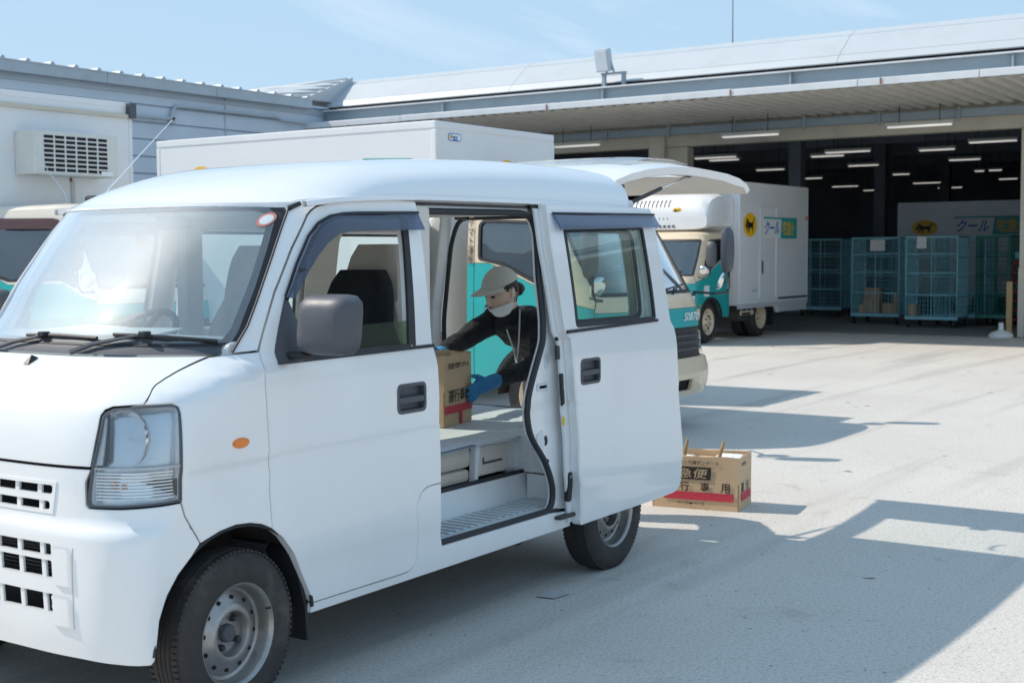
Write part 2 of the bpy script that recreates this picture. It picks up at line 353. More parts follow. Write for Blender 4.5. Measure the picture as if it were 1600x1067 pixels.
def panel(name, outer, fmap, m, parent=None, holes=(), th=.012, grid=.05, roll=.004, drop=.0035, off=None, step=.04, both=False, mi_fn=None):
    """sheet of real thickness laid on a surface: outline and holes in (u,v), fmap(u,v,depth)->point, edges rolled in by drop"""
    step = min(step, grid) if grid else step
    loops = [resample(outer, step)]+[resample(h, step) for h in holes]
    ins = []
    if roll:
        ins = [offset_poly(loops[0], roll)]+[offset_poly(h, -roll) for h in loops[1:]]
    pts, edges, kind = [], [], []
    for L in loops:
        k = len(pts); pts += [V(p) for p in L]; kind += [1]*len(L); edges += [(k+i, k+(i+1) % len(L)) for i in range(len(L))]
    for L in ins:
        pts += [V(p) for p in L]; kind += [0]*len(L)
    us = [p[0] for p in loops[0]]; vs_ = [p[1] for p in loops[0]]
    lim = max(roll*2.2, grid*.45)
    if grid:
        segs = [(V(L[i]), V(L[(i+1) % len(L)])) for L in loops for i in range(len(L))]
        u = min(us)+grid*.5
        while u < max(us):
            v = min(vs_)+grid*.5
            while v < max(vs_):
                p = (u, v)
                if inside(p, loops[0]) and not any(inside(p, h) for h in loops[1:]):
                    q = V(p); ok = True
                    for a, b in segs:
                        d = b-a; t = max(0, min(1, (q-a).dot(d)/max(d.length_squared, 1e-12)))
                        if (a+d*t-q).length_squared < lim*lim: ok = False; break
                    if ok: pts.append(q); kind.append(0)
                v += grid
            u += grid
    ov, oe, of, vo_, _, _ = geometry.delaunay_2d_cdt(pts, edges, [], 0, 1e-6)
    kd = [0]*len(ov)
    for i, src in enumerate(vo_):
        for s_ in src:
            if s_ < len(kind) and kind[s_] == 1: kd[i] = 1
    faces = []
    for f in of:
        cx = sum(ov[i].x for i in f)/len(f); cy = sum(ov[i].y for i in f)/len(f)
        if inside((cx, cy), loops[0]) and not any(inside((cx, cy), h) for h in loops[1:]): faces.append(tuple(f))
    def P(u, v, d): return V(fmap(u, v, d))
    e = 1e-3
    front = []; nor = []
    for i, p in enumerate(ov):
        front.append(P(p.x, p.y, drop if (kd[i] and roll) else 0))
        du = P(p.x+e, p.y, 0)-P(p.x-e, p.y, 0); dv = P(p.x, p.y+e, 0)-P(p.x, p.y-e, 0); nn = du.cross(dv)
        if nn.length < 1e-12: nn = V((0, -1, 0))
        nor.append(nn.normalized())
    # orient outwards: away from the depth direction
    k0 = len(ov)//2; inward = P(ov[k0].x, ov[k0].y, .02)-P(ov[k0].x, ov[k0].y, 0)
    sgn = -1 if nor[k0].dot(inward) > 0 else 1
    nor = [n_*sgn for n_ in nor]
    f0 = faces[len(faces)//2]; fn = (front[f0[1]]-front[f0[0]]).cross(front[f0[2]]-front[f0[0]])
    if fn.dot(nor[f0[0]]) < 0: faces = [f[::-1] for f in faces]
    verts = list(front); fs = list(faces); N = len(ov); sm = [True]*len(fs)
    back = [P(p.x, p.y, th) for p in ov]; verts += back; fs += [tuple(i+N for i in f[::-1]) for f in faces]; nor = nor+[-n_ for n_ in nor]
    cnt = {}
    for f in faces:
        for i in range(len(f)):
            a, b = f[i], f[(i+1) % len(f)]; cnt[(a, b)] = cnt.get((a, b), 0)+1
    for (a, b) in cnt:
        if (b, a) not in cnt:
            k = len(verts); va = [front[b], front[a], back[a], back[b]]
            nn = (va[1]-va[0]).cross(va[2]-va[1]); nn = nn.normalized() if nn.length > 1e-12 else V((0, 0, 1))
            verts += va; fs.append((k, k+1, k+2, k+3)); nor += [nn]*4
    mids = None
    if mi_fn:
        mids = [mi_fn(*[sum(ov[i if i < N else i-N][c] for i in f)/len(f) for c in (0, 1)]) if max(f) < 2*N else 0 for f in fs]
    return mk(name, verts, fs, m, parent, off, True, nor, mids)
def tri_cap(bm_poly, fmap, m, name, parent=None, off=None):
    return panel(name, bm_poly, fmap, m, parent, th=.003, grid=0, roll=0, off=off, step=10)
_fc = {}
def text_mesh(body, size=1.0, font_shear=0, bold=0, spacing=1.0, vertical=False):
    """flat lettering: vertices and faces in the xy plane, centred"""
    key = (body, font_shear, bold, spacing, vertical)
    if key not in _fc:
        cu = bpy.data.curves.new('lettering', 'FONT'); cu.body = '\n'.join(body) if vertical else body; cu.size = 1; cu.align_x = 'CENTER'; cu.align_y = 'CENTER'; cu.resolution_u = 2
        cu.shear = font_shear; cu.offset = bold; cu.space_character = spacing; cu.space_line = .9
        o = bpy.data.objects.new('lettering', cu); C.objects.link(o)
        dg = bpy.context.evaluated_depsgraph_get(); me = bpy.data.meshes.new_from_object(o.evaluated_get(dg))
        vs = [v.co.copy() for v in me.vertices]; fs = [tuple(p.vertices) for p in me.polygons]
        bpy.data.objects.remove(o); bpy.data.curves.remove(cu); bpy.data.meshes.remove(me)
        if vs:
            xa, xb = min(v.x for v in vs), max(v.x for v in vs); ya, yb = min(v.y for v in vs), max(v.y for v in vs)
            vs = [V((v.x-(xa+xb)/2, v.y-(ya+yb)/2, 0)) for v in vs]
        _fc[key] = (vs, fs)
    vs, fs = _fc[key]
    return vs, fs
def lettering(name, body, m, parent, o, ex, ey, width=None, height=None, **kw):
    """printed lettering fitted to width/height, laid at o with axes ex (reading direction) and ey (up)"""
    vs, fs = text_mesh(body, **kw)
    if not vs: return None
    w = max(v.x for v in vs)-min(v.x for v in vs); h = max(v.y for v in vs)-min(v.y for v in vs)
    sx = width/w if width else None; sy = height/h if height else None
    sx = sx or sy; sy = sy or sx
    o, ex, ey = V(o), V(ex).normalized(), V(ey).normalized(); nz = ex.cross(ey)
    P = [o+ex*(v.x*sx)+ey*(v.y*sy) for v in vs]; k = len(P)
    # a film of real thickness
    P2 = P+[p-nz*.0008 for p in P]
    return mk(name, P2, list(fs)+[tuple(i+k for i in f[::-1]) for f in fs], m, parent)
def ellipse(cx, cy, a, b, n=36): return [(cx+a*math.cos(2*math.pi*i/n), cy+b*math.sin(2*math.pi*i/n)) for i in range(n)]
def rrect(x0, y0, x1, y1, r=.02, seg=4): return smooth_poly([(x0, y0), (x1, y0), (x1, y1), (x0, y1)], r, seg)
def plate(name, poly, o, ex, ey, th, m, parent=None):
    """flat plate of thickness th whose face lies at o, axes ex, ey; grows behind the face"""
    o, ex, ey = V(o), V(ex).normalized(), V(ey).normalized(); nz = ex.cross(ey)
    n = len(poly); a = [o+ex*p[0]+ey*p[1] for p in poly]; b = [p-nz*th for p in a]
    tri = [tuple(t) for t in geometry.tessellate_polygon([[V((p[0], p[1], 0)) for p in poly]])]
    t0 = tri[0]; 
    if (a[t0[1]]-a[t0[0]]).cross(a[t0[2]]-a[t0[0]]).dot(nz) < 0: tri = [t[::-1] for t in tri]
    A = sum(poly[i][0]*poly[(i+1) % n][1]-poly[(i+1) % n][0]*poly[i][1] for i in range(n))
    side = [(i, n+i, n+(i+1) % n, (i+1) % n) for i in range(n)]
    if A < 0: side = [f[::-1] for f in side]
    return mk(name, a+b, tri+[tuple(i+n for i in t[::-1]) for t in tri]+side, m, parent)
# ---- white van body surface: contour at height z wraps from the front centre round the corner to the side ----
def pchip(xs, ys):
    n = len(xs); h = [xs[i+1]-xs[i] for i in range(n-1)]; d = [(ys[i+1]-ys[i])/h[i] for i in range(n-1)]
    m = [d[0]] + [0 if d[i-1]*d[i] <= 0 else 2*d[i-1]*d[i]/(d[i-1]+d[i]) for i in range(1, n-1)] + [d[-1]]
    def f(x):
        if x <= xs[0]: return ys[0] + (x-xs[0])*m[0]*0
        if x >= xs[-1]: return ys[-1]
        i = 0
        while x > xs[i+1]: i += 1
        t = (x-xs[i])/h[i]; t2 = t*t; t3 = t2*t
        return (2*t3-3*t2+1)*ys[i] + (t3-2*t2+t)*h[i]*m[i] + (-2*t3+3*t2)*ys[i+1] + (t3-t2)*h[i]*m[i+1]
    return f
_Z = [.25, .36, .50, .64, .675, .735, .83, .92, 1.02, 1.08, 1.145, 1.165, 1.40, 1.64, 1.75]
_FC = pchip(_Z, [2.505, 2.49, 2.482, 2.478, 2.493, 2.494, 2.50, 2.512, 2.542, 2.605, 2.73, 2.775, 2.985, 3.205, 3.32])
_A = pchip(_Z, [.12, .12, .13, .16, .2, .24, .26, .28, .32, .42, .58, .56, .44, .36, .36])
_N = pchip(_Z, [6, 6, 6, 5.5, 5, 4.8, 4.6, 4.4, 4, 3.4, 2.8, 2.8, 2.9, 3, 3])
_HW = pchip([.25, .30, .42, .47, .60, .76, .80, .83, .98, 1.09, 1.125, 1.25, 1.40, 1.55, 1.64, 1.75], [.722, .728, .7325, .737, .7375, .7355, .7345, .7385, .7385, .7355, .729, .716, .696, .672, .655, .63])
YC = 3.775
_cc = {}
def contour(z):
    k = round(z, 4)
    c = _cc.get(k)
    if c is None:
        fc, A, n, hw = _FC(z), _A(z), _N(z), _HW(z); P = []
        N = 48
        for i in range(N+1):
            th = (math.pi/2)*(i/N)**(n/2)
            P.append((fc + A*(1-math.cos(th)), hw*math.sin(th)**(2/n) if th > 0 else 0.0))
        S = [0.0]*(N+1)                      # arc length back from the side end
        for i in range(N-1, -1, -1): S[i] = S[i+1] + math.hypot(P[i][0]-P[i+1][0], P[i][1]-P[i+1][1])
        c = (P, S, fc+A, hw); _cc[k] = c
    return c
def surf(q, z):                              # -> (X, l): q is X on the side, running on by arc length round the front
    P, S, xc, hw = contour(z)
    if q >= xc: return (q, hw)
    s = xc-q
    if s >= S[0]:
        return (P[0][0], S[0]-s)
    lo, hi = 0, len(S)-1
    while hi-lo > 1:
        m = (lo+hi)//2
        if S[m] > s: lo = m
        else: hi = m
    t = (S[lo]-s)/(S[lo]-S[hi])
    return (P[lo][0]+(P[hi][0]-P[lo][0])*t, P[lo][1]+(P[hi][1]-P[lo][1])*t)
# ------------------------------------------------------------------ ground
def ground():
    n = 24; S = 900; vs = []; fs = []
    ax = [-S, -300, -100]+[-40+i*5 for i in range(25)]+[140, 300, S]
    for x in ax:
        for y in ax: vs.append((x, y, 0))
    k = len(ax)
    for i in range(k-1):
        for j in range(k-1): fs.append((i*k+j, (i+1)*k+j, (i+1)*k+j+1, i*k+j+1))
    struct(mk('ground', vs, fs, 'concrete'))
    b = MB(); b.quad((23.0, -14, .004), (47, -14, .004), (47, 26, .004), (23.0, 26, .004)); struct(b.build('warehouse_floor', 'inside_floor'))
ground()
# ------------------------------------------------------------------ loading bay building
def warehouse():
    W = thing('warehouse', 'long loading bay warehouse with grey canopy and pale metal roof edge', 'building', (23.2, 9, 0)); F = -V((23.2, 9, 0))
    XF = 23.2
    b = MB(); b.box((XF, -14, 3.47), (XF+.25, 18.3, 4.4)); b.build('lintel', 'cream_wall', W, F)
    b = MB(); b.box((XF-.05, 3.4, 0), (XF+.35, 5.5, 3.465)); b.build('wall_pier', 'cream_wall', W, F, .02)
    b = MB(); b.box((XF+.02, 11.65, 0), (XF+.30, 12.5, 3.465)); b.build('wall_pier', 'cream_wall', W, F, .02)
    b = MB(); b.box((XF-.12, 12.08, 0), (XF+.015, 12.40, 3.72)); b.build('pilaster', 'cream_wall', W, F, .015)
    b = MB(); b.box((XF+.02, 17.0, 0), (XF+.30, 18.3, 3.465)); b.build('wall_pier', 'cream_wall', W, F, .02)
    b = MB(); b.box((XF-.08, 5.40, 0), (XF-.055, 5.50, 1.15)); b.build('corner_guard', 'cream_wall', W, F)
    # dark hall behind
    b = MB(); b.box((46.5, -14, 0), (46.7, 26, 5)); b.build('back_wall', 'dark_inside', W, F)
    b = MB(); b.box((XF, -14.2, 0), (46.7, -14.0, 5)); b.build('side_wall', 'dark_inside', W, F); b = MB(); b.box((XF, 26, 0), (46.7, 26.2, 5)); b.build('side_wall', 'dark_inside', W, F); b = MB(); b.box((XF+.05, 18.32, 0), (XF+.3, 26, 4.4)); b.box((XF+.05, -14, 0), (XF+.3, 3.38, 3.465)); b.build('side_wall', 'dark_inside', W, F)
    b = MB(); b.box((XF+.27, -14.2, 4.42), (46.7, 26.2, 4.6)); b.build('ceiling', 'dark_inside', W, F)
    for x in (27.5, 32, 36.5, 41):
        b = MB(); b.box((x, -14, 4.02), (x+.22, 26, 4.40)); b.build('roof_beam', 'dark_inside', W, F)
    for x in (30, 36, 42):
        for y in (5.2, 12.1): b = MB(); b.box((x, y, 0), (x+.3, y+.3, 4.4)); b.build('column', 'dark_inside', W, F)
    # canopy: corrugated deck from the edge back to the beam on the wall
    X0, X1 = 19.46, 23.0; vs = []; fs = []; y = 18.0; prof = []
    per = .24
    while y > -14:
        prof += [(y, 0), (y-.09, 0), (y-.12, -.085), (y-.21, -.085)]; y -= per
    for x, z in ((X0, 3.955), (X1, 3.93)):
        for (yy, dz) in prof: vs.append((x, yy, z+dz))
    k = len(prof)
    fs = [(i, i+1, k+i+1, k+i) for i in range(k-1)]
    top = [(v[0], v[1], v[2]+.02) for v in vs]; vs2 = vs+top; fs2 = fs+[tuple(j+2*k for j in f[::-1]) for f in fs]
    mk('canopy_deck', vs2, fs2, 'canopy_deck', W, F)
    # edge flashing in lengths, slightly uneven
    cuts = [18.0, 15.6, 12.4, 8.99, 6.95, 5.19, 3.0, 0, -5, -14]
    for i in range(len(cuts)-1):
        b = MB(); dz = random.uniform(-.008, .008); b.box((19.40+random.uniform(0, .012), cuts[i+1]+.006, 3.885+dz), (19.455, cuts[i]-.006, 3.985+dz)); b.box((19.44, cuts[i+1]+.006, 3.987+dz), (19.9, cuts[i]-.006, 3.997+dz)); b.build('edge_flashing', 'white_edge', W, F, .006)
    for y in (8.99, 12.4, 6.6):
        b = MB(); b.box((19.392, y-.012, 3.885), (19.399, y+.012, 3.98)); b.build('rust_streak', 'rust', W, F)
    b = MB(); b.box((19.92, -14, 4.0), (23, 18, 4.02)); b.build('canopy_top', 'steel_blue', W, F)
    # inner beam at the wall head
    b = MB(); b.box((22.75, -14, 3.66), (22.9, 18.0, 3.80)); b.build('inner_beam', 'steel_blue', W, F, .01)
    y = 17.2
    while y > 4:
        b = MB(); b.box((22.70, y-.02, 3.60), (22.745, y+.02, 3.83)); b.build('hanger_bracket', 'steel_blue', W, F); y -= 1.35
    # steel fascia beam above the canopy with stiffeners
    cuts = [17.9, 15.01, 11.61, 8.23, 4.89, 1.5, -14]
    for i in range(len(cuts)-1):
        b = MB(); b.box((19.95, cuts[i+1]+.004, 4.02), (19.99, cuts[i]-.004, 4.235)); b.build('fascia_beam', 'steel_blue', W, F)
        b = MB(); b.box((19.86, cuts[i+1]-.05, 4.02), (19.945, cuts[i+1]-.02, 4.23)); b.build('stiffener', 'steel_blue', W, F)
    b = MB(); b.box((19.84, -14, 4.24), (20.0, 17.9, 4.262)); b.build('beam_flange', 'white_edge', W, F)
    b = MB(); b.box((20.3, -14, 4.02), (20.34, 17.9, 4.36)); b.build('upstand_back', 'shadow_gap', W, F)
    # pale roof edge: leaning metal sheets with lap lines
    cuts = [18.5, 13.6, 7.5, 0, -14]
    for i in range(len(cuts)-1):
        for (xa, za, xb, zb) in ((20.02, 4.335, 20.12, 4.455), (20.135, 4.46, 20.62, 4.825), (20.635, 4.83, 20.86, 4.935)):
            y0, y1 = cuts[i+1]+.004, cuts[i]-.004; b = MB()
            d = V((xb-xa, 0, zb-za)).normalized(); n = V((-d.z, 0, d.x))*.012
            P = [V((xa, y0, za)), V((xb, y0, zb)), V((xb, y1, zb)), V((xa, y1, za))]
            b.add([p+n for p in P]+[p-n for p in P], [(0, 1, 2, 3), (7, 6, 5, 4), (0, 4, 5, 1), (1, 5, 6, 2), (2, 6, 7, 3), (3, 7, 4, 0)]); b.build('roof_sheet', 'roof_metal', W, F)
    b = MB(); b.box((20.9, -14, 4.60), (46.7, 26.2, 4.92)); b.build('roof', 'roof_metal', W, F)
    b = MB(); b.box((20.06, -14, 4.27), (20.10, 18, 4.33)); b.build('drip_gap', 'shadow_gap', W, F)
    b = MB(); b.tube([(20.9, 9.647, 4.9), (20.9, 9.647, 6.6)], .012, 6); b.build('lightning_rod', 'steel_blue', W, F)
    return W
warehouse()
def floodlight():
    t = thing('floodlight', 'grey floodlight on a short bracket above the canopy edge', 'floodlight', (19.9, 11.5, 4.26)); F = -V((19.9, 11.5, 4.26))
    b = MB(); M = Matrix.Translation((19.84, 11.52, 4.70)) @ Matrix.Rotation(math.radians(-14), 4, 'Y'); b.box((-.10, -.13, -.19), (.06, .13, .19), .03, M); b.build('lamp_housing', 'wall_trim', t, F)
    b = MB(); b.box((-.112, -.11, -.165), (-.10, .11, .165), .004, M); b.build('lamp_glass', 'lamp_white', t, F)
    b = MB()
    for y in (11.56, 11.18): b.box((19.88, y-.03, 4.265), (19.94, y+.03, 4.46))
    b.box((19.87, 11.14, 4.46), (19.95, 11.60, 4.49)); b.build('stand', 'steel_blue', t, F)
    b = MB(); b.tube([(19.9, 11.36, 4.49), (19.88, 11.37, 4.56), (19.86, 11.40, 4.66)], .016); b.tube([(19.9, 11.50, 4.49), (19.85, 11.51, 4.56)], .02); b.build('yoke', 'steel_blue', t, F)
floodlight()
def tube_lights():
    def fix(x, ya, yb, z, label, grp, drop):
        y0, y1 = min(ya, yb), max(ya, yb); ym = (y0+y1)/2
        t = thing('fluorescent_light', label, 'light', (x, ym, z), 0, grp); h = (y1-y0)/2
        b = MB(); b.extr([(-.06, 0), (.06, 0), (.035, .05), (-.035, .05)], 'y', -h, h); b.build('housing', 'fixture', t)
        for s in (-1, 1):
            b = MB(); b.tube([(s*.03, -h+.03, -.018), (s*.03, h-.03, -.018)], .015, 6); b.build('tube', 'tube_light', t)
        for s in (-.6, .6): b = MB(); b.tube([(0, s*h, .05), (0, s*h, .05+drop)], .008, 5); b.build('hanger', 'dark_steel', t)
    cl = [(22.2, 7.45, 6.34, 'nearest the right-hand door post'), (22.2, 10.46, 9.35, 'in the middle, above the refrigerated truck'), (22.2, 14.02, 12.98, 'above the box of the nearest truck')]
    for x, a, c, w in cl: fix(x, a, c, 3.52, 'white tube light hung under the canopy '+w, 'tube lights under the canopy', .33)
    IN = [(26.6, 10.21, 9.23), (27.5, 10.87, 10.11), (31.1, 11.36, 10.59), (27.2, 8.46, 7.71), (30.6, 8.84, 8.11), (25.8, 7.09, 6.18), (35.4, 11.70, 11.22), (40.5, 12.76, 11.90), (44.1, 13.08, 12.26), (35.3, 9.54, 9.26), (35.2, 9.16, 8.80), (39.8, 10.07, 9.52), (35.7, 14.27, 13.75), (40.9, 15.45, 14.58), (44.2, 15.6, 14.75), (26.4, 13.08, 12.08), (27.2, 13.12, 12.38), (31.2, 13.76, 12.99)]
    rows = [('nearest', 0, 29), ('second', 29, 33), ('third', 33, 38), ('fourth', 38, 43), ('farthest', 43, 99)]; nth = ['leftmost', 'second', 'third', 'fourth', 'fifth', 'sixth', 'seventh']
    for rn, xa, xb in rows:
        R = sorted([t for t in IN if xa <= t[0] < xb], key=lambda t: -(t[1]+t[2])/t[0])
        for i, (x, a, c) in enumerate(R): fix(x, a, c, 3.48, '%s tube light of the %s row inside the dark hall' % ('leftmost' if i == 0 else nth[i]+' from left', rn), 'tube lights inside the hall', .5)
tube_lights()
# ------------------------------------------------------------------ lower wing on the left
def side_wing():
    R = V((10, 18, 0)); W = thing('warehouse_wing', 'blue-grey metal-clad wing of the warehouse behind the left trucks', 'building', R); F = -R
    YW = 18.0
    b = MB(); b.box((-30, YW+.04, 0), (20.4, YW+.25, 4.3)); b.build('wall', 'wall_grey', W, F)
    zs = [.25+i*.29 for i in range(14)]
    cols = [(6.0, 11.8), (11.81, 17.32), (17.35, 20.38)]
    for (xa, xb) in cols:
        for i, z in enumerate(zs):
            z1 = z+.28
            P = [(xa, YW-.012, z), (xb, YW-.012, z), (xb, YW-.004, z1-.035), (xa, YW-.004, z1-.035), (xa, YW+.022, z1), (xb, YW+.022, z1)]
            b = MB(); b.add(P+[(p[0], YW+.03, p[2]) for p in P[:2]]+[(xa, YW+.038, z1), (xb, YW+.038, z1)], [(0, 1, 2, 3), (3, 2, 5, 4), (0, 6, 7, 1)]); b.build('siding_panel', 'wall_grey', W, F)
    b = MB(); b.box((17.322, YW-.02, .2), (17.348, YW+.03, 4.26)); b.build('joint_strip', 'wall_trim', W, F)
    # eave: trim, gutter lip and rib ends
    cuts = [4, 9.4, 12.2, 14.6, 17, 19.5]
    for i in range(len(cuts)-1):
        b = MB(); b.box((cuts[i]+.004, YW-.16, 4.27), (cuts[i+1]-.004, YW-.10, 4.455), .01); b.build('eave_trim', 'wall_trim', W, F)
    b = MB(); b.box((4, YW-.095, 4.30), (20.2, YW+.3, 4.34)); b.build('soffit', 'wall_grey', W, F)
    b = MB(); b.box((4, YW-.03, 4.17), (20.3, YW-.015, 4.235)); b.build('top_trim', 'wall_trim', W, F)
    x = 5.0
    while x < 19.4:
        b = MB(); b.extr([(x-.05, 4.46), (x+.05, 4.46), (x+.025, 4.50), (x-.025, 4.50)], 'y', YW-.15, YW+7); b.build('roof_rib', 'wall_trim', W, F); x += .45
    b = MB(); b.add([(4, YW-.17, 4.458), (19.45, YW-.17, 4.458), (19.45, YW+8, 4.75), (4, YW+8, 4.75), (4, YW-.17, 4.44), (19.45, YW-.17, 4.44), (19.45, YW+8, 4.73), (4, YW+8, 4.73)], [(0, 1, 2, 3), (7, 6, 5, 4), (0, 4, 5, 1), (1, 5, 6, 2)]); b.build('roof', 'roof_metal', W, F)
    # raised valley roof where the wing meets the hall
    A, B, Cc, D = V((19.35, 17.84, 4.47)), V((20.72, 17.86, 5.0)), V((21.6, 21.0, 5.1)), V((18.6, 21.0, 4.55)); n = V((0, 0, .03))
    b = MB(); b.add([A, B, Cc, D, A-n, B-n, Cc-n, D-n], [(0, 1, 2, 3), (7, 6, 5, 4), (0, 4, 5, 1), (1, 5, 6, 2)]); b.build('valley_roof', 'roof_metal', W, F)
    for k in range(6):
        t0 = k/6+.05; b = MB(); b.tube([A.lerp(B, t0)+V((0, 0, .012)), D.lerp(Cc, t0)+V((0, 0, .012))], .02, 5); b.build('roof_rib', 'roof_metal', W, F)
    b = MB(); b.add([A-n, B-n, V((20.75, 17.9, 4.46)), V((19.5, 17.9, 4.42))], [(0, 1, 2, 3)]); b.build('valley_cheek', 'roof_metal', W, F)
    b = MB(); b.box((20.0, 17.92, 3.9), (20.2, 18.0, 4.4)); b.build('end_post', 'steel_blue', W, F)
    # conduit on the wall
    b = MB(); b.tube([(15.0, 17.93, 3.80), (15.9, 17.93, 3.80), (16.02, 17.93, 3.83), (16.05, 17.93, 3.95), (16.12, 17.93, 4.03), (16.3, 17.93, 4.04), (18.6, 17.93, 4.04), (18.75, 17.93, 4.0), (19.9, 17.93, 3.97)], .03, 7); b.build('conduit', 'wall_trim', W, F)
    b = MB(); b.box((15.97, 17.88, 3.73), (16.07, 17.97, 3.84), .01); b.build('junction_box', 'wall_trim', W, F)
side_wing()
# ------------------------------------------------------------------ the white van in front
VR = V((4.2, YC, 0)); VO = -VR
def qc(z):
    P, S, xc, hw = contour(z); return xc-S[0]
def vmap(side=1, dep=0):
    def f(q, z, d):
        D = d+(dep(q, z) if callable(dep) else dep)
        X, l = surf(q, z)
        if D:
            a, b = surf(q-.004, z), surf(q+.004, z); tx, tl = b[0]-a[0], b[1]-a[1]; k = math.hypot(tx, tl) or 1
            X += D*tl/k; l -= D*tx/k
        return (X, YC-side*l, z)
    return f
def wmap(dep=0):                                        # w: arc length from the centre line of the front
    def f(w, z, d):
        p = vmap(1 if w >= 0 else -1, dep)(qc(z)+abs(w), z, d); return p
    return f
def sym(left):                                          # left half outline (q,z), top to bottom, -> symmetric outline in (w,z)
    L = [(q-qc(z), z) for q, z in resample(left, .02, False)]; return L+[(-w, z) for w, z in reversed(L)]
def pts(fm, L, d=0): return [fm(q, z, d) for q, z in L]

VAN = thing('delivery_van', 'small white van with its side door slid back and tailgate raised', 'van', VR)
DOOR = [(3.1, .585), (3.09, .717), (3.096, .764), (3.088, .815), (3.092, .839), (3.086, .939), (3.08, 1.059), (3.086, 1.11), (3.103, 1.156), (3.205, 1.343), (3.305, 1.486), (3.398, 1.599), (3.418, 1.615), (3.441, 1.628), (3.496, 1.645), (3.68, 1.658), (3.871, 1.663), (3.970, 1.662), (3.976, 1.655), (3.976, 1.628), (3.980, 1.556), (3.972, 1.353), (3.968, 1.138), (3.976, 1.10), (3.991, 1.049), (3.997, .928), (3.994, .831), (4.001, .82), (4.004, .708), (4.002, .602), (3.940, .601), (3.915, .598), (3.89, .588), (3.868, .566), (3.855, .54), (3.852, .523), (3.861, .445), (3.859, .358), (3.852, .33), (3.836, .309), (3.815, .300), (3.784, .297), (3.297, .298), (3.27, .35), (3.197, .487), (3.15, .545)]
WIN = [(3.156, 1.128), (3.158, 1.150), (3.194, 1.232), (3.235, 1.322), (3.387, 1.524), (3.415, 1.553), (3.448, 1.575), (3.49, 1.592), (3.529, 1.601), (3.86, 1.607), (3.873, 1.60), (3.877, 1.58), (3.874, 1.50), (3.835, 1.14), (3.828, 1.128)]
FENDER = [(2.636, 1.023), (2.666, 1.050), (2.685, 1.066), (2.702, 1.076), (2.74, 1.091), (2.795, 1.108), (2.931, 1.144), (3.006, 1.149), (3.103, 1.154), (3.086, 1.11), (3.08, 1.059), (3.086, .939), (3.092, .839), (3.088, .815), (3.096, .764), (3.09, .717), (3.1, .585), (3.055, .607), (3.002, .620), (2.94, .625), (2.873, .617), (2.793, .594), (2.735, .686), (2.723, .728), (2.726, .80), (2.737, .996), (2.735, 1.013), (2.719, 1.024)]
HEAD = [(2.452, .846), (2.475, .915), (2.498, .982), (2.504, .995), (2.516, 1.005), (2.541, 1.015), (2.634, 1.022), (2.715, 1.023), (2.730, 1.018), (2.736, 1.010), (2.738, .996), (2.727, .80), (2.723, .735), (2.718, .733), (2.604, .730), (2.535, .728), (2.445, .728), (2.434, .735), (2.436, .76)]
HOODL = [(2.931, 1.1475), (2.795, 1.1095), (2.74, 1.0925), (2.702, 1.0775), (2.685, 1.0675), (2.666, 1.0515), (2.634, 1.0255), (2.541, 1.020), (2.512, 1.010), (2.496, .995), (2.49, .982), (2.467, .915), (2.446, .846)]
APIL = [(3.006, 1.153), (3.081, 1.236), (3.132, 1.317), (3.21, 1.441), (3.28, 1.548), (3.325, 1.609), (3.330, 1.646), (3.389, 1.656), (3.503, 1.665), (3.496, 1.649), (3.441, 1.632), (3.415, 1.618), (3.395, 1.602), (3.301, 1.489), (3.201, 1.346), (3.099, 1.158)]
OPEN = [(3.93, 1.60), (3.95, 1.618), (4.0, 1.626), (4.70, 1.634), (4.745, 1.630), (4.78, 1.615), (4.796, 1.595), (4.806, 1.545), (4.79, 1.44), (4.778, 1.358), (4.778, 1.177), (4.768, 1.12), (4.75, 1.078), (4.70, .993), (4.656, .908), (4.637, .86), (4.633, .82), (4.637, .765), (4.650, .715), (4.685, .664), (4.722, .628), (4.759, .588), (4.79, .54), (4.814, .495), (4.832, .44), (4.834, .41), (4.826, .38), (4.80, .358), (3.95, .362), (3.93, .38)]

def glass_panel(name, poly, fm, d, m, parent): return panel(name, poly, fm, m, parent, th=.004, grid=.06, roll=0, off=VO, step=.06) if d == 0 else panel(name, poly, (lambda q, z, dd: fm(q, z, dd+d)), m, parent, th=.004, grid=.06, roll=0, off=VO, step=.06)
def ring(name, outer, inner, fm, m, parent, th=.008, d=0):
    return panel(name, outer, (lambda q, z, dd: fm(q, z, dd+d)), m, parent, holes=[inner], th=th, grid=0, roll=0, off=VO, step=.03)
def handle(fm, cq, cz, w, h, parent, tilt=0):
    """recessed pull handle: cup, lip and a bar across it"""
    H = panel('door_handle', rrect(cq-w/2+.006, cz-h/2+.006, cq+w/2-.006, cz+h/2-.006, .02), (lambda q, z, d: fm(q, z, d+.022)), 'grey_plastic', parent, th=.01, grid=.05, roll=0, off=VO)
    ring('handle_lip', rrect(cq-w/2, cz-h/2, cq+w/2, cz+h/2, .025), rrect(cq-w/2+.012, cz-h/2+.012, cq+w/2-.012, cz+h/2-.012, .018), fm, 'grey_plastic', H, .024, -.002)
    panel('handle_bar', rrect(cq-w/2+.006, cz-.017, cq+w/2-.014, cz+.005, .008), (lambda q, z, d: fm(q, z, d-.004)), 'grey_plastic', H, th=.016, grid=0, roll=.003, off=VO)
    return rrect(cq-w/2+.004, cz-h/2+.004, cq+w/2-.004, cz+h/2-.004, .022)
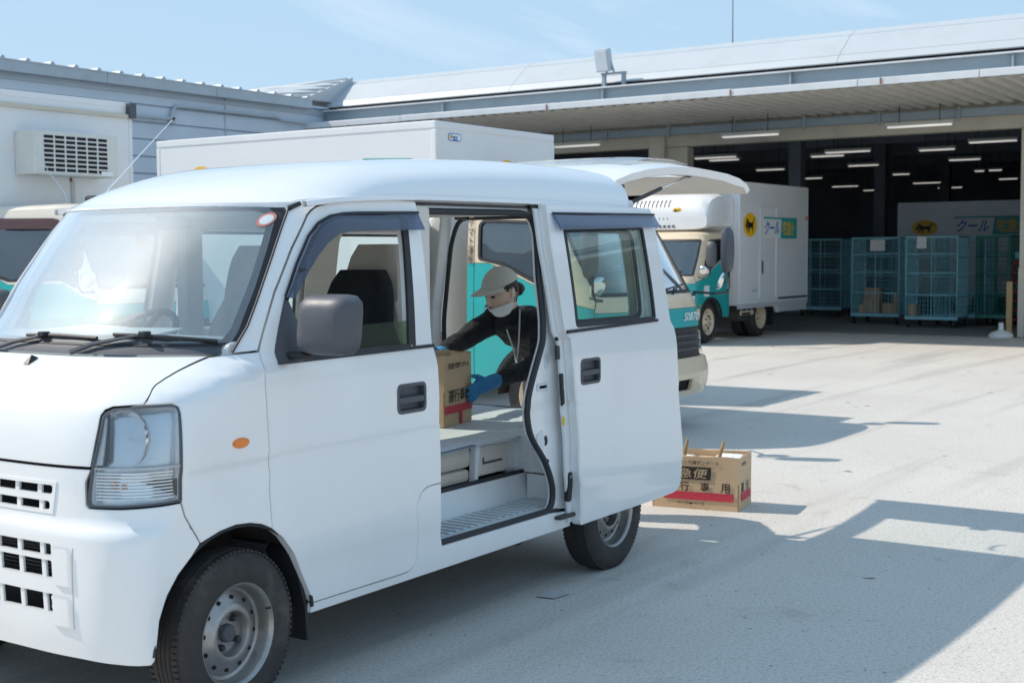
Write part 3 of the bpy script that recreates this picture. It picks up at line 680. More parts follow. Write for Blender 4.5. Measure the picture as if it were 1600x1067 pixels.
def van_sides():
    for side in (1, -1):
        fm = vmap(side); P = 'van_paint'
        panel('fender', offset_poly(FENDER, .0010), fm, P, VAN, off=VO, grid=.035, step=.025)
        panel('windscreen_pillar', offset_poly(APIL, .0015), fm, P, VAN, off=VO, grid=.03, step=.025, roll=.003, drop=.003)
        # headlight: dark rim, shell, bowls, lens
        hl = panel('headlight', offset_poly(HEAD, .004), vmap(side, .036), 'lamp_shell', VAN, off=VO, grid=.05, roll=0, th=.006)
        ring('lamp_wall', offset_poly(HEAD, .003), offset_poly(HEAD, .007), vmap(side, .012), 'lamp_white', hl, .024, 0)
        ring('lamp_rim', offset_poly(HEAD, .001), offset_poly(HEAD, .0065), vmap(side), 'grey_plastic', hl, .012, .0)
        panel('lens', offset_poly(HEAD, .0062), vmap(side, -.002), 'lens_clear', hl, off=VO, grid=.03, roll=.004, drop=.004, th=.004)
        panel('divider', [(2.452, .838), (2.728, .838), (2.728, .843), (2.452, .843)], vmap(side, .004), 'truck_grey', hl, off=VO, grid=0, roll=0, th=.03)
        panel('side_bezel', [(2.462, .850), (2.482, .850), (2.512, .985), (2.506, .985), (2.486, .915)], vmap(side, .010), 'truck_grey', hl, off=VO, grid=0, roll=0, th=.02)
        c = V(vmap(side, .034)(2.60, .925, 0))+VO
        b = MB(); b.lathe([(.078, -.016), (.076, -.010), (.066, .004), (.046, .016), (.03, .022), (.018, .024)], c, (1, side*-.25, -.05), 28); b.build('reflector', 'chrome', hl)
        b = MB(); b.lathe([(.0, -.03), (.010, -.028), (.012, -.005), (.012, .02)], c, (1, side*-.25, -.05), 14); b.build('bulb', 'lens_clear', hl)
        for k in range(9):
            z = .748+k*.0095; panel('lens_flute', [(2.455+k*.0006, z), (2.70, z), (2.70, z+.0035), (2.455+k*.0006, z+.0035)], vmap(side, .012), 'lamp_white', hl, off=VO, grid=0, roll=0, th=.008)
        panel('turn_bowl', rrect(2.53, .748, 2.64, .826, .02), vmap(side, .03), 'chrome', hl, off=VO, grid=.02, roll=0, th=.006)
        panel('turn_bulb', ellipse(2.51, .79, .009, .011, 14), vmap(side, .024), 'amber_lens', hl, off=VO, grid=0, roll=0, th=.01)
        panel('turn_bulb', ellipse(2.545, .785, .009, .011, 14), vmap(side, .022), 'amber_lens', hl, off=VO, grid=0, roll=0, th=.01)
        panel('side_marker', ellipse(2.964, .880, .036, .0165, 26), vmap(side, -.008), 'amber_lens', VAN, off=VO, grid=.01, roll=.006, drop=.006, th=.008)
        # front door
        HQ, HZ = 3.826, .941; hh = rrect(HQ-.081, HZ-.051, HQ+.081, HZ+.051, .022)
        dr = panel('front_door', offset_poly(DOOR, .0010), fm, P, VAN, holes=[WIN, hh], th=.035, off=VO, grid=.042, step=.028)
        handle(fm, HQ, HZ, .170, .110, dr)
        ring('window_seal', offset_poly(WIN, -.004), offset_poly(WIN, .010), fm, 'seal_rubber', dr, .012, -.003)
        glass_panel('window_glass', [(3.162, 1.10), (3.17, 1.14), (3.205, 1.215), (3.842, 1.222), (3.832, 1.10)], fm, .014, 'glass_green_reflect', dr)
        panel('belt_moulding', [(3.212, 1.112), (3.972, 1.118), (3.972, 1.130), (3.212, 1.126)], vmap(side, -.007), 'seal_rubber', dr, off=VO, grid=0, roll=.002, drop=.003, th=.012)
        panel('rear_sash', [(3.848, 1.13), (3.866, 1.13), (3.905, 1.60), (3.872, 1.60), (3.868, 1.5), (3.834, 1.14)], vmap(side, -.001), 'seal_rubber', dr, off=VO, grid=0, roll=0, th=.008)
        mm = panel('mirror_mount', [(3.146, 1.112), (3.152, 1.145), (3.190, 1.235), (3.226, 1.315), (3.24, 1.318), (3.262, 1.24), (3.268, 1.12), (3.24, 1.112)], vmap(side, -.012), 'grey_plastic', dr, off=VO, grid=.03, roll=.005, drop=.006, th=.014)
        van_mirror(side, dr)
        VIS = [(3.228, 1.328), (3.300, 1.436), (3.37, 1.528), (3.42, 1.572), (3.475, 1.595), (3.54, 1.606), (3.609, 1.610), (3.962, 1.618), (3.962, 1.555), (3.60, 1.547), (3.526, 1.543), (3.485, 1.537), (3.455, 1.523), (3.42, 1.502), (3.375, 1.463), (3.32, 1.405), (3.29, 1.368), (3.252, 1.322)]
        panel('door_visor', VIS, vmap(side, lambda q, z: -.028+.020*max(0, min(1, (z-1.56)/.05))), 'visor_smoke', dr, off=VO, grid=.02, roll=.004, drop=-.004, th=.003)
        b = MB(); b.tube([V(p) for p in pts(vmap(side, -.012), [(3.23, 1.328), (3.30, 1.438), (3.37, 1.530), (3.42, 1.574), (3.475, 1.598), (3.54, 1.608), (3.609, 1.612), (3.962, 1.620)])], .005, 6); b.build('visor_edge', 'seal_rubber', dr, VO)
        b = MB(); c = V(vmap(side, -.026)(3.31, 1.415, 0)); b.box(c-V((.016, .004, .006)), c+V((.016, .004, .006)), .003); b.build('visor_clip', 'black_plastic', dr, VO)
        # sill
        SILL = [(3.292, .262), (4.955, .268), (4.955, .335), (4.80, .350), (4.019, .354), (4.008, .40), (4.006, .597), (3.94, .597), (3.916, .593), (3.892, .583), (3.872, .562), (3.859, .538), (3.856, .523), (3.865, .445), (3.863, .358), (3.855, .327), (3.838, .305), (3.815, .296), (3.784, .293), (3.292, .294)]
        panel('sill', SILL, vmap(side, .004), P, VAN, off=VO, grid=.05, th=.02)
        # dark shell behind the panel gaps
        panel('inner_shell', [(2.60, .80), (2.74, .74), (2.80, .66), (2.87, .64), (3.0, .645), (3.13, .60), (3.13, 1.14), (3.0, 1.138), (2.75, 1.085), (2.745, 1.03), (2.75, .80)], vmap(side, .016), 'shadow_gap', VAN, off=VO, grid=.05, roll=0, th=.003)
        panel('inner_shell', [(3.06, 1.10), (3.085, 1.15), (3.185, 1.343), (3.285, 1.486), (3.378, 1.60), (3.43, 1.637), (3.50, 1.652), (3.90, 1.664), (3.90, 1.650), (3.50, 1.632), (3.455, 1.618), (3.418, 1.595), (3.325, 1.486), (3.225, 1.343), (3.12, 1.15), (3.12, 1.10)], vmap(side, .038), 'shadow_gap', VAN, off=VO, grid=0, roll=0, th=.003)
    # near side: jamb and quarter panel behind the opening; the far side is closed
    ARCH = [(5.685, .30)]+[(5.352+.332*math.cos(a), .30+.332*math.sin(a)) for a in [math.radians(t) for t in range(15, 176, 10)]]+[(5.02, .30)]
    rear_low = [(5.865, .42), (5.78, .36), (5.70, .33)]+ARCH+[(4.96, .335)]
    QW = rrect(4.99, 1.16, 5.60, 1.565, .05)
    nearpoly = [(4.80, .352)]+[p for p in reversed(OPEN[:28])][0:0]
    near = [(4.955, .345)]+[(q+.004, z) for q, z in reversed(OPEN[3:28])]+[(4.72, 1.668), (5.70, 1.668), (5.76, 1.60), (5.80, 1.40), (5.845, 1.10), (5.865, .80)]+rear_low
    rec = lambda q, z: .034*max(0, min(1, (5.02-q)/.10))
    panel('quarter_panel', near, vmap(1, rec), 'van_paint', VAN, holes=[QW], th=.02, off=VO, grid=.045, step=.03)
    panel('quarter_panel', [(4.012, .362), (4.012, 1.655), (5.70, 1.668), (5.76, 1.60), (5.80, 1.40), (5.845, 1.10), (5.865, .80)]+rear_low+[(4.93, .338)], vmap(-1), 'van_paint', VAN, holes=[rrect(4.08, 1.15, 4.76, 1.57, .05), QW], th=.02, off=VO, grid=.07)
    for side in (1, -1):
        fm = vmap(side, rec if side == 1 else 0)
        ring('quarter_window_seal', offset_poly(QW, -.006), offset_poly(QW, .012), fm, 'seal_rubber', VAN, .01, -.003)
        glass_panel('quarter_window', offset_poly(QW, .008), fm, .008, 'glass_tint', VAN)
    SW = rrect(4.08, 1.15, 4.76, 1.57, .05)
    ring('side_window_seal', offset_poly(SW, -.006), offset_poly(SW, .012), vmap(-1), 'seal_rubber', VAN, .01, -.003); glass_panel('side_window', offset_poly(SW, .008), vmap(-1), .008, 'glass_tint', VAN)
    # opening seal and jamb hardware
    b = MB(); b.tube([V(p) for p in pts(vmap(1, .026), resample(smooth_poly(OPEN, .03, 3), .05))], .0135, 7, closed=True); b.build('opening_seal', 'seal_rubber', VAN, VO)
    jm = vmap(1, lambda q, z: rec(q, z)-.004)
    def jp(name, poly, m, th=.008, **k): return panel(name, poly, jm, m, VAN, off=VO, grid=0, roll=.002, drop=.002, th=th, **k)
    jp('door_striker', ellipse(4.792, 1.005, .020, .034, 20), 'aluminium'); jp('striker_bolt', rrect(4.778, .997, 4.812, 1.013, .004), 'chrome', .016)
    jp('latch_plate', rrect(4.715, .880, 4.80, .915, .006), 'aluminium'); jp('latch_slot', rrect(4.73, .890, 4.79, .906, .004), 'dark_steel', .012)
    jp('rail_stop', [(4.71, .70), (4.76, .715), (4.775, .66), (4.75, .60), (4.725, .63)], 'van_white_inner', .02)
    jp('jamb_clip', ellipse(4.785, .665, .013, .022, 14), 'black_plastic', .02); jp('jamb_clip', ellipse(4.80, .575, .009, .009, 14), 'black_plastic', .01); jp('jamb_clip', ellipse(4.826, 1.588, .009, .010, 14), 'black_plastic', .01)
    # upper rail between roof gutter and opening
    RB = [(3.90, 1.636), (4.79, 1.640), (4.86, 1.60), (4.90, 1.60), (4.90, 1.675), (3.90, 1.672)]
    panel('upper_rail', RB, vmap(1, .030), 'van_white_inner', VAN, off=VO, grid=.06, th=.02)
    panel('rail_slot', [(3.97, 1.650), (4.80, 1.654), (4.80, 1.664), (3.97, 1.660)], vmap(1, .024), 'grey_plastic', VAN, off=VO, grid=0, roll=0, th=.006)
    b = MB(); c = V(vmap(1, .01)(4.80, 1.654, 0)); b.box(c-V((.028, .016, .008)), c+V((.02, .012, .008)), .004); b.tube([c+V((.01, 0, 0)), c+V((.07, -.02, .0))], .005, 6); b.lathe([(0, -.012), (.012, -.012), (.012, .012), (0, .012)], c+V((-.02, 0, .004)), (0, 0, 1), 12); b.build('rail_roller', 'dark_steel', VAN, VO)
def van_mirror(side, parent):
    # housing: rounded shell, wider at the foot, with a flat glass on its rear face
    vs = []; fs = []; N = 28; rows = []
    prof = [(0.0, .55), (.012, .80), (.032, .94), (.060, 1.0), (.085, 1.0), (.092, .97)]
    cx, cy, cz = 3.155, YC-side*(YC-2.886), 1.241
    for (dx_, k) in prof:
        row = []
        for i in range(N):
            a = 2*math.pi*i/N; ca, sa = math.cos(a), math.sin(a); n = 5.6
            r = (abs(ca)**n+abs(sa)**n)**(-1/n); y = r*ca*.116*k; z = r*sa*.098*k
            y += -.010*(z/.098) if True else 0
            row.append(V((cx+dx_-side*0*y, cy+side*(-1)*(-y)*-1 if False else cy-side*y*(-1), cz+z)))
        rows.append(row)
    for r in rows: vs += r
    for j in range(len(rows)-1):
        for i in range(N): fs.append((j*N+i, j*N+(i+1) % N, (j+1)*N+(i+1) % N, (j+1)*N+i))
    b = MB(); b.add(vs, fs, True); b.add(rows[0], [tuple(range(N))], True); mo = b.build('side_mirror', 'grey_plastic', parent, VO)
    b = MB(); b.add([v+V((.001, 0, 0)) for v in rows[-1]], [tuple(range(N))]); b.build('mirror_glass', 'chrome', mo, VO)
    b = MB(); b.box((cx+.03, YC-side*.70, 1.125), (cx+.085, YC-side*.80, 1.150), .01); b.build('mirror_arm', 'black_plastic', mo, VO)
def van_front():
    P = 'van_paint'
    panel('bonnet', offset_poly(sym(HOODL), .0006), wmap(), P, VAN, off=VO, grid=.04, step=.025)
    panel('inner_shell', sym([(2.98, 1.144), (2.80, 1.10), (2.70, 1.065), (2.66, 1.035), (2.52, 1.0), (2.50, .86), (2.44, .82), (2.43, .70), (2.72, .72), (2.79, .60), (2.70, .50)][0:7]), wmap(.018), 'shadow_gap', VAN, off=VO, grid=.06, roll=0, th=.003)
    BL = [(2.446, .838), (2.428, .80), (2.424, .735), (2.432, .724), (2.535, .723), (2.604, .725), (2.718, .728), (2.731, .686), (2.789, .594), (2.754, .559), (2.70, .515), (2.657, .462), (2.63, .39), (2.618, .30), (2.614, .272), (2.604, .262), (2.507, .268), (2.362, .272), (2.235, .27)]
    W = lambda q, z: q-qc(z)
    a1, a2, a3 = W(2.300, .775), W(2.282, .725), W(2.25, .56)
    holes = [rrect(-a1, .758, a1, .784, .012), rrect(-a2, .710, a2, .736, .012), rrect(-a3, .578, a3, .613, .006), rrect(-a3, .510, a3, .562, .006), rrect(-a3, .404, a3, .460, .006)]
    bump = lambda w, z: -.006*max(0, 1-abs(abs(z-.355))/.016) if abs(w) < .78 else 0
    bp = panel('front_bumper', offset_poly(sym(BL), .0008), wmap(bump), P, VAN, holes=holes, off=VO, grid=.035, step=.022, th=.014)
    panel('grille_backing', [(-a1-.05, .38), (a1+.05, .38), (a1+.05, .80), (-a1-.05, .80)], wmap(.06), 'shadow_gap', bp, off=VO, grid=.08, roll=0, th=.004)
    for (z0, z1) in ((.575, .616), (.507, .565)):
        for k in range(5):
            z = z0+(z1-z0)*(k+.5)/5; panel('radiator_fin', [(-a3, z-.0018), (a3, z-.0018), (a3, z+.0018), (-a3, z+.0018)], wmap(.045), 'dark_steel', bp, off=VO, grid=0, roll=0, th=.004)
    for (z0, z1, A, zz) in ((.758, .784, a1, .775), (.710, .736, a2, .725), (.578, .613, a3, .6), (.510, .562, a3, .54), (.404, .460, a3, .43)):
        qs = (2.136, 2.240) if z0 > .7 else (2.101, 2.208)
        ws = [q-qc(zz) for q in qs]; st = ws[1]-ws[0]; w = ws[1]; allw = []
        while w > -A: 
            if abs(w) < A: allw.append(w)
            w -= st
        for w in allw: panel('grille_bar', [(w-.009, z0-.002), (w+.009, z0-.002), (w+.009, z1+.002), (w-.009, z1+.002)], wmap(.005), P, bp, off=VO, grid=0, roll=.003, drop=.003, th=.010)
    # raised grille surround and blank fog lamp covers
    GS = sym([(2.325, .797), (2.312, .745), (2.296, .700)]); 
    ring('grille_surround', GS, offset_poly(sym([(2.318, .790), (2.304, .745), (2.289, .705)]), .004), wmap(-.003), P, bp, .006)
    for s in (1, -1):
        fm = (lambda w, z, d, s=s: wmap(-.007)(s*w, z, d))
        panel('fog_lamp_cover', rrect(W(2.258, .55), .490, W(2.334, .55), .610, .014), fm, P, bp, off=VO, grid=.03, roll=.006, drop=.007, th=.008)
        panel('fog_lamp_cover', rrect(W(2.250, .41), .364, W(2.331, .41), .460, .008), fm, P, bp, off=VO, grid=.03, roll=.006, drop=.007, th=.008)
        fm2 = (lambda w, z, d, s=s: wmap(-.0012)(s*w, z, d))
        panel('bumper_joint', [(W(2.346, .6), .610), (W(2.349, .6), .610), (W(2.341, .4), .363), (W(2.338, .4), .363)], fm2, 'truck_grey', bp, off=VO, grid=0, roll=0, th=.003)
    # dark cowl, windscreen in a black surround, wipers
    panel('cowl', sym([(3.006, 1.153), (3.035, 1.186), (2.90, 1.19), (2.60, 1.193), (2.2, 1.193), (2.2, 1.151), (2.6, 1.151)][0:5])[0:0] or sym([(2.985, 1.186), (3.004, 1.170), (2.998, 1.153)]), wmap(.012), 'grey_plastic', VAN, off=VO, grid=.05, roll=0, th=.01)
    WS = [(3.28, 1.640), (3.318, 1.629), (3.325, 1.609), (3.28, 1.548), (3.21, 1.441), (3.132, 1.317), (3.081, 1.236), (3.03, 1.18)]
    GL = [(3.24, 1.634), (3.274, 1.625), (3.288, 1.603), (3.236, 1.516), (3.15, 1.376), (3.052, 1.222), (3.02, 1.187)]
    ring('windscreen_seal', sym(WS), sym([(3.215, 1.618), (3.252, 1.607), (3.258, 1.595), (3.212, 1.516), (3.126, 1.376), (3.03, 1.228), (2.995, 1.197)]), wmap(.004), 'seal_rubber', VAN, .008)
    panel('windscreen', sym(GL), wmap(.002), 'glass_windscreen', VAN, off=VO, grid=.05, roll=0, th=.004)
    b = MB()
    for side in (1, -1):
        b = MB(); b.tube([V(p) for p in pts(vmap(side, -.004), [(3.012, 1.158), (3.084, 1.237), (3.135, 1.318), (3.213, 1.442), (3.283, 1.549), (3.328, 1.610), (3.345, 1.634)])], .004, 6); b.build('pillar_moulding', 'seal_rubber', VAN, VO)
        b = MB(); b.tube([V(p) for p in pts(vmap(side, -.006), [(3.338, 1.622), (3.36, 1.632), (3.385, 1.641)])], .0085, 6); b.build('gutter_cap', 'black_plastic', VAN, VO)
    for arm, bl in (([(2.471, 1.158), (2.562, 1.184), (2.687, 1.205), (2.757, 1.218)], [(2.640, 1.214), (2.75, 1.212), (2.82, 1.208), (2.978, 1.194)]), ([(2.075, 1.158), (2.18, 1.182), (2.281, 1.197), (2.326, 1.209)], [(2.23, 1.203), (2.32, 1.206), (2.41, 1.206), (2.574, 1.202)])):
        f = vmap(1, -.016); A = [V(f(q, z, 0)) for q, z in arm]; B = [V(vmap(1, -.010)(q, z, 0)) for q, z in bl]
        b = MB(); b.tube(A, [.010, .009, .006, .005], 6); w = b.build('wiper_arm', 'grey_plastic', VAN, VO)
        b = MB(); b.tube(B, .006, 6); b.tube([p+V((.004, 0, -.010)) for p in B], .004, 5); b.build('wiper_blade', 'black_plastic', w, VO)
        b = MB(); b.box(A[-1]-V((.018, .018, .008)), A[-1]+V((.012, .012, .008)), .004); b.build('blade_clip', 'black_plastic', w, VO)
    b = MB(); c = V(vmap(1)(2.274, 1.128, 0)); b.add([c+V(o) for o in ((-.02, -.014, -.006), (-.02, .014, -.006), (.02, .014, .012), (.02, -.014, .012), (.004, 0, .022))], [(0, 1, 4), (1, 2, 4), (2, 3, 4), (3, 0, 4)]); b.build('washer_jet', 'black_plastic', VAN, VO)
    panel('inspection_sticker', ellipse(3.252-qc(1.587), 1.585, .030, .024, 22), wmap(-.0005), 'red_sticker', VAN, off=VO, grid=0, roll=0, th=.001)
    panel('inspection_sticker', ellipse(3.252-qc(1.587), 1.585, .022, .017, 22), wmap(-.0014), 'sign_white', VAN, off=VO, grid=0, roll=0, th=.0006)
    # wheel houses: front and rear liners, underbody
    for hx in (2.952, 5.352):
        for s in (1, -1):
            b = MB(); r = .335 if hx > 4 else .345
            ps = [(hx+r*math.cos(a), .285+r*math.sin(a)) for a in [math.pi*k/16 for k in range(17)]]
            ya, yb = YC-s*.70, YC-s*.44
            b.add([(x, ya, z) for x, z in ps]+[(x, yb, z) for x, z in ps], [(i, i+1, 18+i, 17+i) for i in range(16)], True)
            b.add([(x, yb, z) for x, z in ps], [tuple(range(17))]); b.build('wheel_house', 'chassis', VAN, VO)
            b = MB(); arc = [(hx+(r-.004)*math.cos(a), .285+(r-.012)*math.sin(a)) for a in [math.pi*k/20 for k in range(0, 21)]]
            b.tube([(x, YC-s*.722, z) for x, z in arc], .007, 6); b.build('arch_lip', 'seal_rubber', VAN, VO)
    b = MB(); b.box((3.30, YC-.60, .24), (5.0, YC+.60, .36), .02); b.box((2.6, YC-.42, .25), (3.3, YC+.42, .45), .02); b.box((5.0, YC-.36, .26), (5.8, YC+.36, .55), .02); b.build('underbody', 'chassis', VAN, VO)
    b = MB(); b.tube([(4.6, 3.2, .25), (4.75, 3.2, .22), (4.9, 3.22, .24)], .02, 6); b.build('jacking_bracket', 'dark_steel', VAN, VO)
    for s in (1, -1):                                   # mud flap and its liner
        b = MB(); y0, y1 = YC-s*.706, YC-s*.57
        prof = [(3.215, .50), (3.262, .40), (3.288, .29), (3.292, .165), (3.284, .165), (3.278, .28), (3.25, .385), (3.20, .48)]
        b.extr(prof, 'y', y0, y1); b.build('mud_flap', 'black_plastic', VAN, VO, .004)
def van_roof():
    zc = pchip([3.20, 3.32, 3.45, 3.62, 3.77, 4.1, 4.5, 5.0, 5.5, 5.72], [1.641, 1.700, 1.745, 1.789, 1.813, 1.841, 1.866, 1.882, 1.880, 1.872])
    zg = pchip([3.30, 3.39, 3.503, 3.98, 4.87, 5.54, 5.75], [1.640, 1.645, 1.660, 1.681, 1.686, 1.678, 1.668])
    nx, nv = 44, 40; vs = []; fs = []
    XE = 5.70
    for i in range(nx+1):
        t = i/nx; t = t**1.35
        for j in range(nv+1):
            v = -1+2*j/nv; sg = 1 if v >= 0 else -1; a = abs(v)*math.pi/2
            l = .652*sg*math.sin(a)**(2/4.4) if a > 0 else 0; up = math.cos(a)**(2/1.75) if a < math.pi/2 else 0
            xf = 3.200+.36*(1-(1-min(1, abs(l)/.658)**3)**.5)
            xe = XE-.10*(1-up)
            x = xf+(xe-xf)*t
            ramp = min(1, (x-xf)/.55); ramp = 1-(1-ramp)**2
            sb = min(1, (x-xf)/1.1); sb = sb*sb*(3-2*sb); gz = zg(max(x, 3.30)); hz = max(zc(x-(xf-3.200)*(1-sb))-gz, .004)
            z = gz+hz*up
            vs.append((x, YC-l, z))
    vs = [(v[0]-.002, v[1], v[2]-.010) for v in vs[:nv+1]]+vs; nx += 1
    for i in range(nx):
        for j in range(nv):
            k = i*(nv+1)+j; fs.append((k, k+1, k+nv+2, k+nv+1))
    b = MB(); b.add(vs, fs, True); b.add([V(v)-V((0, 0, .008)) for v in vs], [f[::-1] for f in fs], True); b.build('roof', 'van_paint', VAN, VO)
    for s in (1, -1):                                   # rain gutter along the roof edge
        xs = [3.36+i*(5.70-3.36)/24 for i in range(25)]
        b = MB()
        sec = [(.648, .006), (.664, .004), (.668, -.012), (.660, -.016), (.646, -.014)]
        V0 = [(x, YC-s*a, zg(x)+c-.001) for x in xs for a, c in sec]; n = len(sec)
        b.add(V0, [(i*n+k, i*n+(k+1) % n, (i+1)*n+(k+1) % n, (i+1)*n+k) for i in range(24) for k in range(n)], True); b.build('rain_gutter', 'van_paint', VAN, VO)
    b = MB(); b.tube([(3.52, 4.36, 1.70), (3.58, 4.36, 1.755), (3.90, 4.36, 2.035)], [.004, .003, .002], 6); a = b.build('antenna', 'chrome', VAN, VO)
    b = MB(); b.lathe([(0, 0), (.006, .002), (.006, .014), (0, .016)], (3.90, 4.36, 2.033), (.74, 0, .66), 10); b.build('antenna_tip', 'black_plastic', a, VO)
    b = MB(); b.box((3.46, 4.33, 1.665), (3.56, 4.39, 1.705), .012); b.build('antenna_base', 'black_plastic', a, VO)
def van_slide_door():
    O = -.055
    SD = [(4.803, 1.672), (4.797, 1.61), (4.79, 1.499), (4.800, 1.36), (4.818, 1.20), (4.828, 1.128), (4.845, 1.11), (4.863, 1.097), (4.870, 1.029), (4.892, .834), (4.900, .82), (4.916, .659), (4.920, .518), (4.934, .446), (4.946, .337), (4.942, .304), (4.948, .284), (4.962, .277), (5.069, .279), (5.451, .281), (5.70, .283), (5.841, .288), (5.868, .296), (5.889, .315), (5.903, .345), (5.909, .437), (5.906, .52), (5.875, .702), (5.862, .83), (5.857, .846), (5.840, 1.02), (5.831, 1.06), (5.815, 1.105), (5.79, 1.137), (5.761, 1.37), (5.747, 1.62), (5.733, 1.674)]
    SWN = smooth_poly([(4.905, 1.575), (4.918, 1.148), (5.634, 1.150), (5.612, 1.583)], .02)
    fm = vmap(1, O); hh = rrect(4.933, .898, 5.092, 1.003, .022)
    D = panel('sliding_door', SD, fm, 'van_paint', VAN, holes=[SWN, hh], th=.045, off=VO, grid=.042, step=.028, roll=.006, drop=.006)
    handle(fm, 5.0125, .9505, .168, .114, D)
    ring('window_seal', offset_poly(SWN, -.004), offset_poly(SWN, .012), fm, 'seal_rubber', D, .012, -.003)
    glass_panel('window_glass', offset_poly(SWN, .008), fm, .010, 'glass_tint', D)
    panel('belt_moulding', [(4.832, 1.123), (5.652, 1.137), (5.652, 1.150), (4.832, 1.137)], vmap(1, O-.008), 'seal_rubber', D, off=VO, grid=0, roll=.002, drop=.003, th=.012)
    panel('door_visor', [(4.822, 1.634), (5.738, 1.646), (5.746, 1.585), (4.832, 1.563)], vmap(1, lambda q, z: O-.030+.022*max(0, min(1, (z-1.585)/.05))), 'visor_smoke', D, off=VO, grid=.03, roll=.004, drop=-.002, th=.003)
    b = MB(); b.tube([V(p) for p in pts(vmap(1, O-.010), [(4.824, 1.634), (5.738, 1.646)])], .005, 6); b.build('visor_edge', 'seal_rubber', D, VO)
    # inner half of the door: front return face, latch hardware
    inner = [(4.770, 1.655), (4.765, 1.49), (4.795, 1.13), (4.825, 1.08), (4.850, .834), (4.872, .66), (4.880, .50), (4.902, .40), (4.915, .29), (5.85, .30), (5.87, .45), (5.83, .82), (5.79, 1.08), (5.74, 1.36), (5.71, 1.655)]
    panel('inner_panel', inner, vmap(1, O+.046), 'van_white_inner', D, holes=[offset_poly(SWN, .004)], off=VO, grid=.06, th=.012)
    im = vmap(1, O+.040)
    def jp(name, poly, m, th=.012): return panel(name, poly, im, m, D, off=VO, grid=0, roll=.002, drop=.002, th=th)
    jp('door_latch', rrect(4.803, 1.012, 4.828, 1.072, .008), 'dark_steel'); jp('latch_lever', [(4.832, .95), (4.852, .95), (4.858, .88), (4.866, .82), (4.850, .81), (4.840, .86)], 'black_plastic'); jp('door_clip', ellipse(4.815, 1.10, .008, .009, 12), 'black_plastic')
    jp('warning_sticker', rrect(4.850, .725, 4.868, .762, .003), 'yellow_sticker', .004)
    jp('roller_bracket', rrect(4.895, .385, 4.928, .515, .014), 'black_plastic', .02); 
    for z in (.405, .495): jp('bolt', ellipse(4.912, z, .006, .008, 10), 'aluminium', .026)
    b = MB(); b.box((4.82, 3.02, .318), (4.955, 3.12, .334), .004); b.build('lower_arm', 'dark_steel', D, VO)
